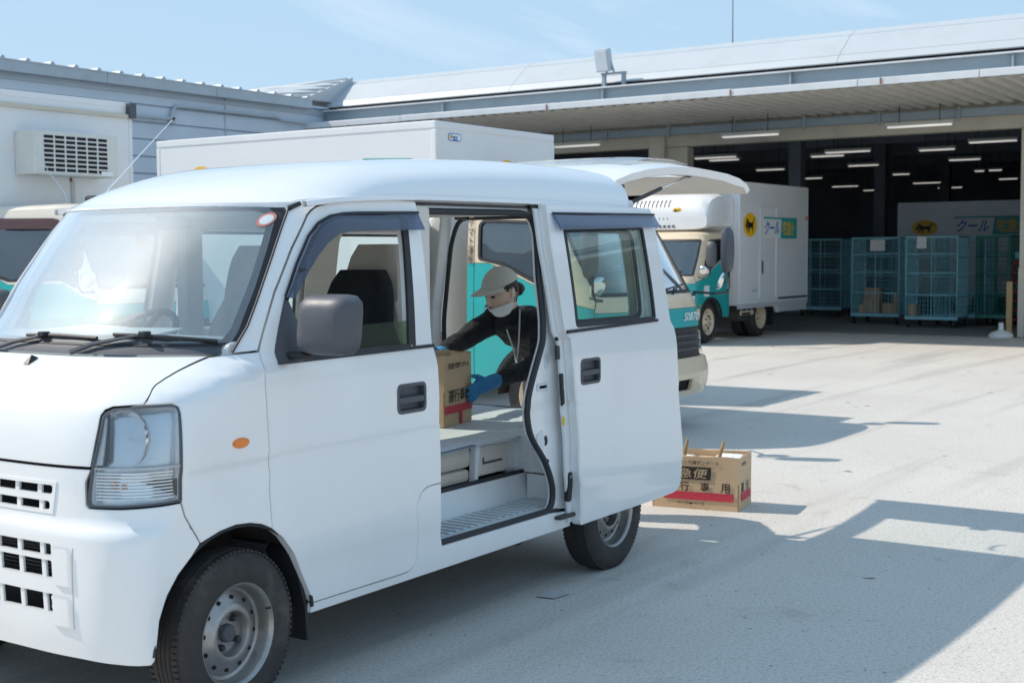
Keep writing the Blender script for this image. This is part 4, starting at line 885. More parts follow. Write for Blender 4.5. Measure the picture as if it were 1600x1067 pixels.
def van_tailgate():
    prof = [(5.64, 1.852), (5.75, 1.888), (5.90, 1.915), (6.10, 1.936), (6.30, 1.942), (6.50, 1.936), (6.70, 1.926), (6.86, 1.908), (6.97, 1.880), (7.03, 1.848)]
    hw = [.565, .59, .605, .625, .64, .648, .652, .652, .648, .64]; rows = []; low = []
    ny = 20
    for (x, z), w in zip(prof, hw):
        r, r2 = [], []
        for j in range(ny+1):
            t = -1+2*j/ny; cz = z-.030*abs(t)**5-.010*t*t; th = (.050+.006*abs(t)**4) if x < 6.95 else .035
            r.append(V((x, YC-t*w, cz))); r2.append(V((x-.01, YC-t*(w-.015*abs(t)), z-.012-th-.012*t*t)))
        rows.append(r); low.append(r2)
    def grid(R): 
        vs = [p for r in R for p in r]; n = len(R[0]); return vs, [(i*n+j, i*n+j+1, (i+1)*n+j+1, (i+1)*n+j) for i in range(len(R)-1) for j in range(n-1)]
    hole = lambda i, j: 2 <= i <= 4 and 2 <= j < ny-2
    def gridh(R):
        n = len(R[0]); return [p for r in R for p in r], [(i*n+j, i*n+j+1, (i+1)*n+j+1, (i+1)*n+j) for i in range(len(R)-1) for j in range(n-1) if not hole(i, j)]
    b = MB(); v, f = gridh(rows); b.add(v, f, True)
    lp = [(2, j) for j in range(2, ny-1)]+[(i, ny-2) for i in (3, 4)]+[(5, j) for j in range(ny-2, 1, -1)]+[(i, 2) for i in (4, 3)]
    e = [rows[i][j] for i, j in lp]; g = [low[i][j] for i, j in lp]; n = len(lp); b.add(e+g, [(i, (i+1) % n, n+(i+1) % n, n+i) for i in range(n)], True)
    for k in (0, ny):
        e = [r[k] for r in rows]; g = [r[k] for r in low]; n = len(e); b.add(e+g, [(i, i+1, n+i+1, n+i) for i in range(n-1)], True)
    for R in (0, -1): b.add(rows[R]+low[R], [(i, i+1, ny+1+i+1, ny+1+i) for i in range(ny)], True)
    T = b.build('tailgate', 'van_paint', VAN, VO)
    b = MB(); v, f = gridh(low); b.add([p-V((0, 0, .001)) for p in v], f, True); b.build('inner_trim', 'beige_trim', T, VO)
    gl = [[p+V((0, (YC-p.y)*.0, .010+.018*math.sin(math.pi*i/3))) for p in r[2:-2]] for i, r in enumerate(rows[2:6])]
    b = MB(); v, f = grid(gl); b.add(v, f, True); b.add([p-V((0, 0, .02)) for p in v], [q[::-1] for q in f], True); b.build('rear_window', 'glass_clear', T, VO)
    b = MB(); b.tube([(6.64, 4.02, 1.95), (6.62, 3.80, 1.965), (6.60, 3.55, 1.962)], .007, 6); b.lathe([(0, 0), (.016, 0), (.014, .03), (0, .034)], (6.62, 4.02, 1.925), (0, 0, 1), 12); b.build('rear_wiper', 'grey_plastic', T, VO)
    b = MB(); b.box((6.45, 3.66, 1.815), (6.53, 3.74, 1.84), .006); b.tube([(6.0, 3.5, 1.83), (6.03, 3.5, 1.80), (6.12, 3.5, 1.80), (6.15, 3.5, 1.83)], .008, 6); b.build('inner_pull', 'grey_plastic', T, VO)
    for s in (1, -1):
        y = YC-s*.575; a, c = V((5.70, y, 1.690)), V((6.39, y, 1.866)); m = a.lerp(c, .55)
        b = MB(); b.tube([a, m], .011, 8); S = b.build('gas_strut', 'dark_steel', VAN, VO)
        b = MB(); b.tube([m, c], .005, 6); b.build('strut_rod', 'chrome', S, VO)
        b = MB(); b.lathe([(0, -.012), (.012, -.012), (.012, .012), (0, .012)], c, (0, 1, 0), 10); b.lathe([(0, -.012), (.012, -.012), (.012, .012), (0, .012)], a, (0, 1, 0), 10); b.build('strut_pin', 'black_plastic', S, VO)
    # rear frame: pillars, sill, head, rear bumper, lamps, seal
    for s in (1, -1):
        P = [(5.70, .44, 1.68, .66), ]
        b = MB(); b.extr([(YC-s*.725, .50), (YC-s*.735, 1.05), (YC-s*.695, 1.42), (YC-s*.655, 1.66), (YC-s*.56, 1.69), (YC-s*.585, 1.55), (YC-s*.645, 1.15), (YC-s*.66, .66), (YC-s*.64, .56)], 'x', 5.75, 5.845); b.build('rear_pillar', 'van_white_inner', VAN, VO, .012)
        b = MB(); b.extr([(YC-s*.732, .62), (YC-s*.738, 1.04), (YC-s*.67, 1.04), (YC-s*.67, .62)], 'x', 5.846, 5.875); b.build('tail_lamp', 'red_sticker', VAN, VO, .008)
    b = MB(); b.box((5.60, YC-.60, 1.66), (5.76, YC+.60, 1.72), .02); b.build('rear_header', 'van_white_inner', VAN, VO)
    b = MB(); b.box((5.72, YC-.66, .44), (5.90, YC+.66, .60), .04); b.build('rear_bumper', 'van_paint', VAN, VO)
    SE = smooth_poly([(-.63, .64), (-.64, 1.10), (-.585, 1.52), (-.53, 1.655), (.53, 1.655), (.585, 1.52), (.64, 1.10), (.63, .64)], .06, 4)
    b = MB(); b.tube([(5.852, YC+y, z) for y, z in resample(SE, .06)], .013, 7, closed=True); b.build('rear_seal', 'seal_rubber', VAN, VO)
    b = MB(); b.box((5.80, 4.24, 1.645), (5.86, 4.30, 1.672), .006); b.build('gate_latch', 'black_plastic', VAN, VO)
def van_wheel(hx, side, steer=0):
    R = .268; y0 = YC-side*.655
    t = new_obj('wheel', None, VAN); t.location = V((hx, y0, R))+VO; t.rotation_euler = (0, 0, (0 if side > 0 else math.pi)+steer); t.empty_display_size = .1
    # tyre: axis local -y is outward
    tp = [(.158, -.060), (.166, -.068), (.190, -.0735), (.215, -.0745), (.238, -.070), (.254, -.062), (.262, -.052), (.2665, -.040), (.268, -.02), (.268, .02), (.2665, .040), (.262, .052), (.254, .062), (.215, .0745), (.166, .068), (.15, .05)]
    b = MB(); b.lathe(tp, (0, 0, 0), (0, 1, 0), 56); 
    b.build('tyre', 'tyre', t)
    b = MB()
    for k in range(84):                                  # tread blocks at the shoulder and centre ribs
        a = 2*math.pi*k/84; 
        for y, w in ((-.046, .012), (.046, .012)):
            M = Matrix.Rotation(a, 4, 'Y') @ Matrix.Translation((0, y, .2655)); b.box((-.0065, -w, -.005), (.0065, w, .0025), 0, M)
    for y in (-.026, -.008, .010, .028): b.lathe([(.266, y-.006), (.2705, y-.006), (.2705, y+.006), (.266, y+.006)], (0, 0, 0), (0, 1, 0), 56)
    b.build('tread', 'tyre', t)
    # pressed steel rim: flange, barrel, dish with raised ring, hub
    rp = [(.163, -.058), (.168, -.062), (.1685, -.066), (.165, -.068), (.158, -.064), (.152, -.054), (.150, -.030), (.146, -.018), (.136, -.014), (.126, -.018), (.104, -.030), (.098, -.034), (.092, -.040), (.082, -.044), (.073, -.042), (.068, -.034), (.064, -.016), (.060, -.010), (.030, -.010)]
    b = MB(); b.lathe(rp, (0, 0, 0), (0, 1, 0), 56); rim = b.build('rim', 'rim_steel', t)
    for k in range(12):
        a = 2*math.pi*k/12+.13; c = V((math.sin(a)*.1145, -.0252, math.cos(a)*.1145)); b = MB()
        b.lathe([(0, -.0022), (.0075, -.0022), (.0078, .004)], c, (0, 1, 0), 12); b.build('vent_hole', 'shadow_gap', rim)
    for k in range(4):
        a = 2*math.pi*k/4+.6; c = V((math.sin(a)*.050, -.010, math.cos(a)*.050)); b = MB(); b.lathe([(0, -.022), (.008, -.020), (.0105, -.012), (.0115, 0)], c, (0, 1, 0), 6); b.build('wheel_nut', 'dark_steel', rim)
    b = MB(); b.lathe([(0, -.030), (.024, -.030), (.028, -.026), (.030, -.008)], (0, 0, 0), (0, 1, 0), 24); b.build('hub_cap', 'grey_plastic', rim)
    b = MB(); b.tube([(.145, -.052, .052), (.152, -.068, .054)], .005, 6); b.build('valve', 'black_plastic', rim)
    b = MB(); b.lathe([(.15, .05), (.10, .06), (0, .06)], (0, 0, 0), (0, 1, 0), 24); b.build('brake_drum', 'chassis', t)
def van_inside():
    LO = VO
    # floor, step well, cargo mat
    b = MB(); b.box((3.2, YC-.60, .38), (4.02, YC+.60, .50)); b.box((4.02, YC-.40, .38), (5.75, YC+.60, .46)); b.build('cabin_floor', 'grey_plastic', VAN, LO)
    b = MB(); b.box((4.0, 3.11, .352), (4.98, 3.30, .366), .003); st = b.build('side_step', 'aluminium', VAN, LO)
    for k in range(17):
        b = MB(); x = 4.06+k*.05; b.box((x, 3.125, .3665), (x+.022, 3.285, .372), .002); b.build('step_rib', 'aluminium', st, LO)
    b = MB(); b.box((4.0, 3.068, .345), (4.88, 3.108, .358), .004); b.build('step_rail', 'seal_rubber', st, LO)
    b = MB(); b.box((4.0, 3.086, .359), (4.84, 3.106, .364), .002); b.build('step_guide', 'aluminium', st, LO)
    b = MB(); b.add([(4.0, 3.30, .366), (5.2, 3.30, .366), (5.2, 3.33, .475), (4.0, 3.33, .475), (4.0, 3.37, .475), (5.2, 3.37, .475)], [(0, 1, 2, 3), (3, 2, 5, 4)]); b.build('step_riser', 'van_white_inner', VAN, LO)
    b = MB(); b.tube([(4.0, 3.335, .482), (5.0, 3.335, .482)], .010, 6); b.build('floor_edging', 'seal_rubber', VAN, LO)
    b = MB(); b.box((4.985, 3.11, .355), (5.0, 3.30, .474)); b.box((5.16, 3.10, .476), (5.175, 3.46, .66)); b.build('well_end', 'van_white_inner', VAN, LO)
    b = MB(); b.box((4.94, 3.38, .477), (5.02, 3.47, .645), .012); b.box((5.0, 3.12, .476), (5.20, 3.46, .655), .012); b.build('wheel_box', 'van_white_inner', VAN, LO)
    for k in range(3):
        b = MB(); b.box((4.993, 3.16+k*.07, .52), (5.004, 3.20+k*.07, .62), .004); b.build('pressing', 'van_white_inner', VAN, LO)
    # folded rear seat and storage panel below the cargo mat
    b = MB(); b.box((4.02, 3.352, .545), (4.635, 3.80, .640), .03); b.build('folded_seat', 'beige_seat', VAN, LO)
    b = MB(); b.box((4.02, 3.356, .485), (4.625, 3.80, .543), .022); b.build('seat_base', 'beige_seat', VAN, LO)
    b = MB(); b.extr([(4.64, .478), (4.668, .478), (4.676, .56), (4.69, .645), (4.655, .645), (4.648, .56)], 'y', 3.345, 3.375); b.build('seat_bracket', 'van_white_inner', VAN, LO)
    b = MB(); b.box((4.69, 3.365, .495), (4.925, 3.38, .625), .008); sp = b.build('storage_panel', 'beige_trim', VAN, LO)
    b = MB(); b.box((4.73, 3.362, .545), (4.88, 3.366, .555)); b.box((4.73, 3.361, .545), (4.737, 3.366, .575)); b.build('panel_groove', 'grey_plastic', sp, LO)
    b = MB(); b.tube([(4.66, 3.352, .637), (5.16, 3.352, .637)], .008, 6); b.build('mat_edging', 'van_white_inner', VAN, LO)
    n = 28; vs = []; fs = []
    for i in range(n+1):
        for j in range(n+1):
            x = 4.02+(5.86-4.02)*i/n; y = 3.335+(4.40-3.335)*j/n
            if x > 4.86 and y < 3.42: y = max(y, 3.34)
            vs.append((x, y, .650+.003*math.sin(x*9+y*5)+.002*math.sin(y*17)-(.006 if j == 0 else 0)))
    for i in range(n):
        for j in range(n): k = i*(n+1)+j; fs.append((k, k+n+1, k+n+2, k+1))
    b = MB(); b.add(vs, fs, True); b.add([V(v)-V((0, 0, .012)) for v in vs], [f[::-1] for f in fs], True); b.build('cargo_mat', 'floor_mat', VAN, LO)
    # trim on the far wall, headliner
    QW = rrect(4.99, 1.16, 5.60, 1.565, .05); SW = rrect(4.08, 1.15, 4.76, 1.57, .05)
    panel('wall_trim', [(4.02, .50), (5.74, .50), (5.74, 1.12), (5.69, 1.50), (5.66, 1.64), (4.02, 1.64)], vmap(-1, .045), 'beige_trim', VAN, holes=[offset_poly(SW, -.01), offset_poly(QW, -.01)], th=.012, off=VO, grid=.09)
    panel('wall_trim', [(4.98, .65), (5.74, .65), (5.74, 1.12), (5.69, 1.50), (5.66, 1.64), (4.88, 1.64), (4.86, 1.2)], vmap(1, .06), 'beige_trim', VAN, holes=[offset_poly(QW, -.01)], th=.012, off=VO, grid=.09)
    b = MB(); b.box((3.45, YC-.58, 1.655), (5.68, YC+.58, 1.672), .01); b.build('headliner', 'beige_trim', VAN, LO)
    for s in (1, -1):
        b = MB(); b.box((3.96, YC-s*.585, .50), (4.06, YC-s*.655, 1.65), .02); b.build('centre_pillar', 'beige_trim', VAN, LO)
        panel('door_trim', [(3.14, .70), (3.30, .62), (3.34, .40), (3.92, .40), (3.93, 1.10), (3.14, 1.10)], vmap(s, .05), 'beige_trim', VAN, th=.02, off=VO, grid=.1)
    # front seats with a dark protective cover on the passenger side
    for s, cov in ((1, True), (-1, False)):
        y = YC-s*.335; t = new_obj('front_seat', None, VAN); t.location = V((3.75, y, .5))+VO; t.empty_display_size = .1
        b = MB(); b.box((-.28, -.235, .10), (.24, .235, .24), .05); b.build('seat_cushion', 'black_cloth' if cov else 'beige_seat', t)
        def slab(x0, z0, x1, z1, w0, w1, th, bev=.03):
            rows = []
            N = 6
            for i in range(N+1):
                q = i/N; x = x0+(x1-x0)*q; z = z0+(z1-z0)*q; w = w0+(w1-w0)*q; rr = []
                for k in range(20):
                    a = 2*math.pi*k/20; ca, sa = math.cos(a), math.sin(a); r = (abs(ca)**4+abs(sa)**4)**-.25
                    ends = .72 if i in (0, N) else (.94 if i in (1, N-1) else 1)
                    rr.append(V((x+r*ca*th*(.6+.4*ends), r*sa*w*ends, z)))
                rows.append(rr)
            vs = [p for r in rows for p in r]; fs = [(i*20+k, i*20+(k+1) % 20, (i+1)*20+(k+1) % 20, (i+1)*20+k) for i in range(N) for k in range(20)]
            b = MB(); b.add(vs, fs, True); b.add(rows[0], [tuple(range(20))], True); b.add(rows[-1], [tuple(range(20))], True); return b
        slab(.20, .20, .36, .78, .225, .20, .075).build('seat_back', 'beige_seat', t)
        slab(.355, .70, .40, 1.005, .165, .125, .068).build('head_rest', 'beige_seat', t)
        if cov:
            slab(.135, .18, .255, .70, .245, .215, .075).build('seat_cover', 'black_cloth', t)
            slab(.225, .62, .285, .905, .180, .130, .058).build('cover_hood', 'black_cloth', t)
    # dashboard, steering wheel, papers, rear-view mirror
    b = MB(); b.extr([(2.86, .86), (3.02, 1.185), (3.10, 1.20), (3.30, 1.16), (3.34, 1.02), (3.26, .80)], 'y', YC-.64, YC+.64); b.build('dashboard', 'truck_grey', VAN, LO, .02)
    sw = V((3.46, 4.12, 1.13)); b = MB(); ax = V((-.62, 0, .78)).normalized(); u = V((0, 1, 0)); w = ax.cross(u)
    b.tube([sw+(u*math.cos(a)+w*math.sin(a))*.185 for a in [2*math.pi*k/28 for k in range(28)]], .014, 8, closed=True)
    for a in (0, math.pi, -math.pi/2): b.tube([sw, sw+(u*math.cos(a)+w*math.sin(a))*.18], .014, 6)
    b.lathe([(0, .02), (.05, .016), (.055, -.02)], sw, ax, 16); b.build('steering_wheel', 'black_plastic', VAN, LO)
    b = MB()
    for (x, y, a) in ((3.06, 3.66, .3), (3.09, 3.95, -.2)):
        b = MB(); M = Matrix.Translation((x, y, 1.205)) @ Matrix.Rotation(a, 4, 'Z') @ Matrix.Rotation(-.06, 4, 'Y'); b.box((-.10, -.15, 0), (.10, .15, .004), 0, M); b.build('dash_paper', 'paper', VAN, LO)
    b = MB(); b.box((3.36, YC-.09, 1.56), (3.38, YC+.09, 1.61), .008); b.tube([(3.37, YC, 1.60), (3.40, YC, 1.66)], .008, 6); b.build('rear_view_mirror', 'black_plastic', VAN, LO)
    for s in (1, -1):
        b = MB(); b.box((3.33, YC-s*.10, 1.605), (3.48, YC-s*.56, 1.635), .01); b.build('sun_visor', 'beige_trim', VAN, LO)
    b = MB(); b.tube([(4.0, 3.19, 1.55), (4.03, 3.20, 1.2), (4.04, 3.20, .8)], .012, 5); b.build('seat_belt', 'grey_plastic', VAN, LO)
van_sides(); van_front(); van_roof(); van_slide_door(); van_tailgate(); van_inside()
for hx in (2.952, 5.352):
    for s in (1, -1): van_wheel(hx, s, .06 if hx < 4 else 0)
# ------------------------------------------------------------------ box trucks
class Skin:
    """wrapped body surface like the van's, from tables over height"""
    def __init__(s, Z, FC, A, N, HW): s.fc, s.a, s.n, s.hw = pchip(Z, FC), pchip(Z, A), pchip(Z, N), pchip(Z, HW); s.c = {}
    def cont(s, z):
        k = round(z, 4); c = s.c.get(k)
        if c is None:
            fc, A, n, hw = s.fc(z), s.a(z), s.n(z), s.hw(z); M = 32; P = []
            for i in range(M+1):
                th = (math.pi/2)*(i/M)**(n/2); P.append((fc+A*(1-math.cos(th)), hw*math.sin(th)**(2/n) if th > 0 else 0.0))
            S = [0.0]*(M+1)
            for i in range(M-1, -1, -1): S[i] = S[i+1]+math.hypot(P[i][0]-P[i+1][0], P[i][1]-P[i+1][1])
            c = (P, S, fc+A, hw); s.c[k] = c
        return c
    def at(s, q, z):
        P, S, xc, hw = s.cont(z)
        if q >= xc: return (q, hw)
        d = xc-q
        if d >= S[0]: return (P[0][0], S[0]-d)
        lo, hi = 0, len(S)-1
        while hi-lo > 1:
            m = (lo+hi)//2
            if S[m] > d: lo = m
            else: hi = m
        t = (S[lo]-d)/(S[lo]-S[hi]); return (P[lo][0]+(P[hi][0]-P[lo][0])*t, P[lo][1]+(P[hi][1]-P[lo][1])*t)
    def qc(s, z):
        P, S, xc, hw = s.cont(z); return xc-S[0]
    def map(s, side=1, dep=0):
        def f(q, z, d):
            D = d+dep; X, l = s.at(q, z)
            if D:
                a, b = s.at(q-.004, z), s.at(q+.004, z); tx, tl = b[0]-a[0], b[1]-a[1]; k = math.hypot(tx, tl) or 1; X += D*tl/k; l -= D*tx/k
            return (X, -side*l, z)
        return f
    def wmap(s, dep=0): return lambda w, z, d: s.map(1 if w >= 0 else -1, dep)(s.qc(z)+abs(w), z, d)
    def sym(s, L): R = [(q-s.qc(z), z) for q, z in L]; return R+[(-w, z) for w, z in reversed(R)]
def cab_skin(h=1.0, hw=1.0):
    Z = [.28, .45, .60, .83, .95, 1.08, 1.12, 1.45, 1.70, 1.80]
    return Skin([z*h for z in Z], [.035, 0, .02, .035, .05, .085, .105, .30, .455, .56], [.16, .16, .20, .22, .22, .24, .25, .24, .24, .28], [6, 6, 5.5, 5, 5, 5, 5, 5, 4.6, 4.2], [w*hw for w in (.82, .845, .85, .85, .85, .85, .848, .835, .815, .79)])
CAT_BODY = [(-.52, .34), (-.60, .52), (-.54, .44), (-.42, .44), (-.36, .53), (-.33, .40), (-.26, .28), (-.12, .20), (.18, .16), (.36, .20), (.50, .36), (.60, .52), (.66, .58), (.70, .52), (.62, .36), (.50, .14), (.46, .0), (.48, -.16), (.40, -.34), (.44, -.56), (.34, -.56), (.28, -.34), (.20, -.20), (.0, -.20), (-.10, -.24), (-.08, -.40), (-.14, -.56), (-.24, -.56), (-.22, -.36), (-.30, -.20), (-.34, -.36), (-.42, -.54), (-.52, -.52), (-.44, -.34), (-.42, -.10), (-.44, .06), (-.56, .10), (-.64, .20)]
CAT_KIT = [(-.62, .10), (-.56, .14), (-.50, .08), (-.48, -.04), (-.50, -.16), (-.46, -.28), (-.52, -.30), (-.56, -.20), (-.62, -.18), (-.66, -.28), (-.71, -.26), (-.69, -.14), (-.70, -.02), (-.76, .02), (-.74, .08), (-.67, .06)]
def cat_badge(o, ex, ey, a, b, parent, mirror=False):
    nz = V(ex).normalized().cross(V(ey).normalized()); o = V(o)
    s = plate('emblem', ellipse(0, 0, a, b), o, ex, ey, .003, 'logo_yellow', parent)
    k = -1 if mirror else 1
    for nm, P in (('emblem_cat', CAT_BODY), ('emblem_kitten', CAT_KIT)):
        plate(nm, [(k*x*a*.96, y*b*1.1) for x, y in P], o+nz*.0025, ex, ey, .002, 'logo_black', s)
def cool_sign(o, ex, ey, w, h, parent):
    ex, ey = V(ex).normalized(), V(ey).normalized(); nz = ex.cross(ey); o = V(o)
    s = plate('sign_board', [(-w/2, -h/2), (w/2, -h/2), (w/2, h/2), (-w/2, h/2)], o, ex, ey, .003, 'sign_white', parent)
    plate('sign_field', [(.0, -h/2), (w/2, -h/2), (w/2, h/2), (.03*w, h/2)], o+nz*.002, ex, ey, .0015, 'teal_sign', s)
    plate('sign_edge', [(-w/2, h/2-.02*w), (.03*w, h/2-.02*w), (.03*w, h/2), (-w/2, h/2)], o+nz*.002, ex, ey, .0015, 'teal_sign', s)
    lettering('sign_text', 'クール', 'sign_blue', s, o+nz*.003-ex*w*.25, ex, ey, width=w*.42, height=h*.66, font_shear=.25, bold=.022)
    lettering('sign_text', '宅急便', 'logo_yellow', s, o+nz*.0045+ex*w*.26, ex, ey, width=w*.42, height=h*.72, font_shear=.15, bold=.018)
def truck_wheel(parent, u, side, m_rim, R=.345, w=.2, dual=False):
    t = new_obj('wheel', None, parent); t.location = (u, -side*.70, R); t.rotation_euler = (0, 0, 0 if side > 0 else math.pi); t.empty_display_size = .1
    b = MB()
    for k in range(2 if dual else 1):
        o = (0, k*(w+.03), 0); b.lathe([(.20, -w/2+.005), (.23, -w/2-.004), (.29, -w/2), (.325, -w/2+.02), (.342, -w/2+.05), (.345, 0), (.342, w/2-.05), (.325, w/2-.02), (.23, w/2), (.20, w/2-.005)], o, (0, 1, 0), 40)
    b.build('tyre', 'tyre', t)
    b = MB(); d = -.0 if not dual else .09
    b.lathe([(.203, -w/2), (.210, -w/2-.006), (.205, -w/2-.008), (.195, -w/2+.02), (.185, -w/2+.03+d), (.12, -w/2+.035+d), (.10, -w/2+.01+d), (.07, -w/2-.0+d), (.06, -w/2-.01+d), (0, -w/2-.012+d)], (0, 0, 0), (0, 1, 0), 36); rim = b.build('rim', m_rim, t)
    for k in range(6):
        a = math.pi*k/3; b = MB(); b.lathe([(0, -.02), (.013, -.018), (.014, 0)], (math.sin(a)*.09, -w/2+.004+d, math.cos(a)*.09), (0, 1, 0), 6); b.build('wheel_nut', 'dark_steel', rim)
    for k in range(8):
        a = math.pi*k/4+.2; b = MB(); b.lathe([(0, -.003), (.016, -.003), (.017, .003)], (math.sin(a)*.150, -w/2+.0325+d, math.cos(a)*.150), (0, 1, 0), 10); b.build('vent_hole', 'shadow_gap', rim)
def make_truck(name, label, loc, rz, ub, blen, bw, z0, z1, wheels, h=1.0, hw=1.0, rim='cream_paint', cab=True, glassm='glass_truck', E=1.38, st=0, paint='cream_paint'):
    T = thing(name, label, 'truck', loc, rz)
    if cab:
        S = cab_skin(h, hw); Zs = lambda L: [(q+(st if q > .98 else 0), (z-(.19 if st and q > .98 and 1.3 < z < 1.45 else 0))*h) for q, z in L]; E0 = E; E = 1.38
        arch = [(.70+.40*math.cos(a), .34+.40*math.sin(a)) for a in [math.radians(t) for t in range(16, 165, 12)]]
        upper = Zs([(E, 1.388), (E, 1.80), (.62, 1.80), (.575, 1.765), (.545, 1.715), (.375, 1.43), (.20, 1.13), (.20, 1.032), (.35, 1.067), (.62, 1.166), (1.05, 1.346), (1.18, 1.388)])
        lower = Zs([(E, 1.384), (1.18, 1.384), (1.05, 1.342), (.62, 1.162), (.35, 1.063), (.20, 1.028), (.20, .60), (.27, .50), (.31, .45)]+arch[::-1][0:]+[(1.10, .42), (E, .42)])
        wn = smooth_poly(Zs([(1.265, 1.42), (1.13, 1.395), (1.05, 1.378), (.66, 1.208), (.46, 1.143), (.432, 1.155), (.655, 1.655), (.72, 1.70), (1.235, 1.722), (1.27, 1.69)]), .02, 2)
        for side in (1, -1):
            cu = panel('cab_side', upper, S.map(side), paint, T, holes=[wn], th=.02, grid=.09, roll=0)
            panel('side_window', offset_poly(wn, -.002), S.map(side, .012), glassm, cu, th=.004, grid=0, roll=0)
            panel('window_seal', offset_poly(wn, -.012), S.map(side, -.002), 'seal_rubber', cu, holes=[offset_poly(wn, .012)], th=.006, grid=0, roll=0)
            cl = panel('door_skin', lower, S.map(side), 'teal_paint', T, th=.02, grid=.09, roll=0)
            g = Zs([(1.312, .48), (1.316, .48), (1.316, 1.74), (1.312, 1.74)]); panel('door_gap', g, S.map(side, -.0012), 'shadow_gap', cl, th=.002, grid=0, roll=0, step=.1)
            panel('door_handle', rrect(1.045, .985*h, 1.20, 1.055*h, .02), S.map(side, -.012), 'black_plastic', cl, th=.014, grid=0, roll=.004, drop=.004); panel('handle_pull', rrect(1.06, 1.012*h, 1.19, 1.035*h, .01), S.map(side, -.02), 'chrome', cl, th=.012, grid=0, roll=.003, drop=.003)
            panel('side_marker', rrect(.285, .62*h, .345, .655*h, .006), S.map(side, -.008), 'amber_lens', cl, th=.01, grid=0, roll=.002)
            panel('wheel_arch', Zs([(.70+.43*math.cos(a), .34+.43*math.sin(a)) for a in [math.radians(t) for t in range(10, 171, 8)]]+[(.70+.395*math.cos(a), .34+.395*math.sin(a)) for a in [math.radians(t) for t in range(170, 9, -8)]]), S.map(side, -.014), 'black_plastic', cl, th=.02, grid=0, roll=0)
            b = MB(); ps = [(.70+.40*math.cos(a), .34+.40*math.sin(a)) for a in [math.pi*k/12 for k in range(13)]]; b.add([(x, -side*.83, z*h) for x, z in ps]+[(x, -side*.5, z*h) for x, z in ps], [(i, i+1, 14+i, 13+i) for i in range(12)], True); b.build('wheel_house', 'chassis', T)
            # headlight
            hp = smooth_poly(Zs([(-.02, .615), (.20, .63), (.245, .82), (.07, .79), (-.02, .70)]), .02, 2)
            hl = panel('headlight', hp, S.map(side, .03), 'lamp_white', T, th=.01, grid=.05, roll=0); panel('lens', hp, S.map(side, -.004), 'lens_clear', hl, th=.004, grid=.05, roll=0)
            # mirror on a tube arm
            y = -side*.86*hw; b = MB(); b.tube([(.22, y, 1.12*h), (.06, y-side*.10, 1.105*h), (.02, y-side*.26, 1.11*h), (.02, y-side*.30, 1.16*h), (.03, y-side*.31, 1.6*h)], .012, 6); ar = b.build('mirror_arm', 'black_plastic', T)
            b = MB(); N = 20; rows = []
            for dx_, k in ((-.035, .55), (-.02, .9), (.0, 1), (.03, 1), (.035, .95)):
                rows.append([V((.03+dx_, y-side*.31+.085*k*math.copysign(abs(math.cos(a))**.6, math.cos(a)), 1.475*h+.20*k*math.copysign(abs(math.sin(a))**.6, math.sin(a)))) for a in [2*math.pi*i/N for i in range(N)]])
            b.add([p for r in rows for p in r], [(j*N+i, j*N+(i+1) % N, (j+1)*N+(i+1) % N, (j+1)*N+i) for j in range(4) for i in range(N)], True); b.add(rows[0], [tuple(range(N))], True); b.build('mirror_housing', 'grey_plastic', ar)
            b = MB(); b.add(rows[-1], [tuple(range(N))]); b.build('mirror_glass', 'chrome', ar)
            b = MB(); b.lathe([(0, 0), (.05, .004), (.075, .02), (.08, .03)], (.02, y-side*.19, 1.20*h), (.9, side*.2, .35), 18); b.build('under_mirror', 'chrome', ar)
        # front
        cw = lambda q, z: q-S.qc(z*h)
        panel('front_panel', S.sym(Zs([(.198, 1.128), (.198, 1.004)])), S.wmap(), paint, T, th=.02, grid=.08, roll=0)
        fb = panel('front_band', S.sym(Zs([(.198, 1.0), (.198, .845)])), S.wmap(), 'teal_paint', T, th=.02, grid=.08, roll=0)
        gr = panel('front_grille', S.sym(Zs([(.075, .84), (-.02, .70), (-.03, .60)])), S.wmap(.012), 'black_plastic', T, th=.02, grid=.08, roll=0)
        for k in range(3): z = .655+k*.055; panel('grille_slat', S.sym(Zs([(.0, z+.016), (-.02, z)])), S.wmap(-.004), 'grey_plastic', gr, th=.014, grid=0, roll=.003, drop=.004)
        panel('lamp_corner', S.sym(Zs([(.198, .84), (.198, .60)])), S.wmap(.05), 'shadow_gap', T, th=.01, grid=.1, roll=0)
        bw_ = cw(-.12, .45)
        bpz = S.sym(Zs([(.27, .595), (.28, .50), (.255, .42), (.20, .30), (.16, .285)]))
        bp = panel('bumper', bpz, S.wmap(-.03), paint, T, th=.04, grid=.06, roll=.012, drop=.012, holes=[rrect(-bw_*.62, .33*h, bw_*.62, .42*h, .02)])
        panel('bumper_intake', rrect(-bw_*.66, .31*h, bw_*.66, .44*h, .02), S.wmap(.02), 'shadow_gap', bp, th=.01, grid=.1, roll=0)
        for s in (1, -1): panel('fog_lamp', [(s*p[0], p[1]) for p in ellipse(bw_*.82, .40*h, .045, .045, 18)], S.wmap(-.034), 'lens_clear', bp, th=.006, grid=0, roll=0)
        ws = S.sym(Zs([(.50, 1.715), (.535, 1.69), (.375, 1.43), (.205, 1.145), (.17, 1.13)]))
        panel('windscreen', ws, S.wmap(.004), glassm, T, th=.005, grid=.09, roll=0)
        panel('windscreen_seal', offset_poly(ws, -.008), S.wmap(-.001), 'seal_rubber', T, holes=[offset_poly(ws, .022)], th=.008, grid=0, roll=0)
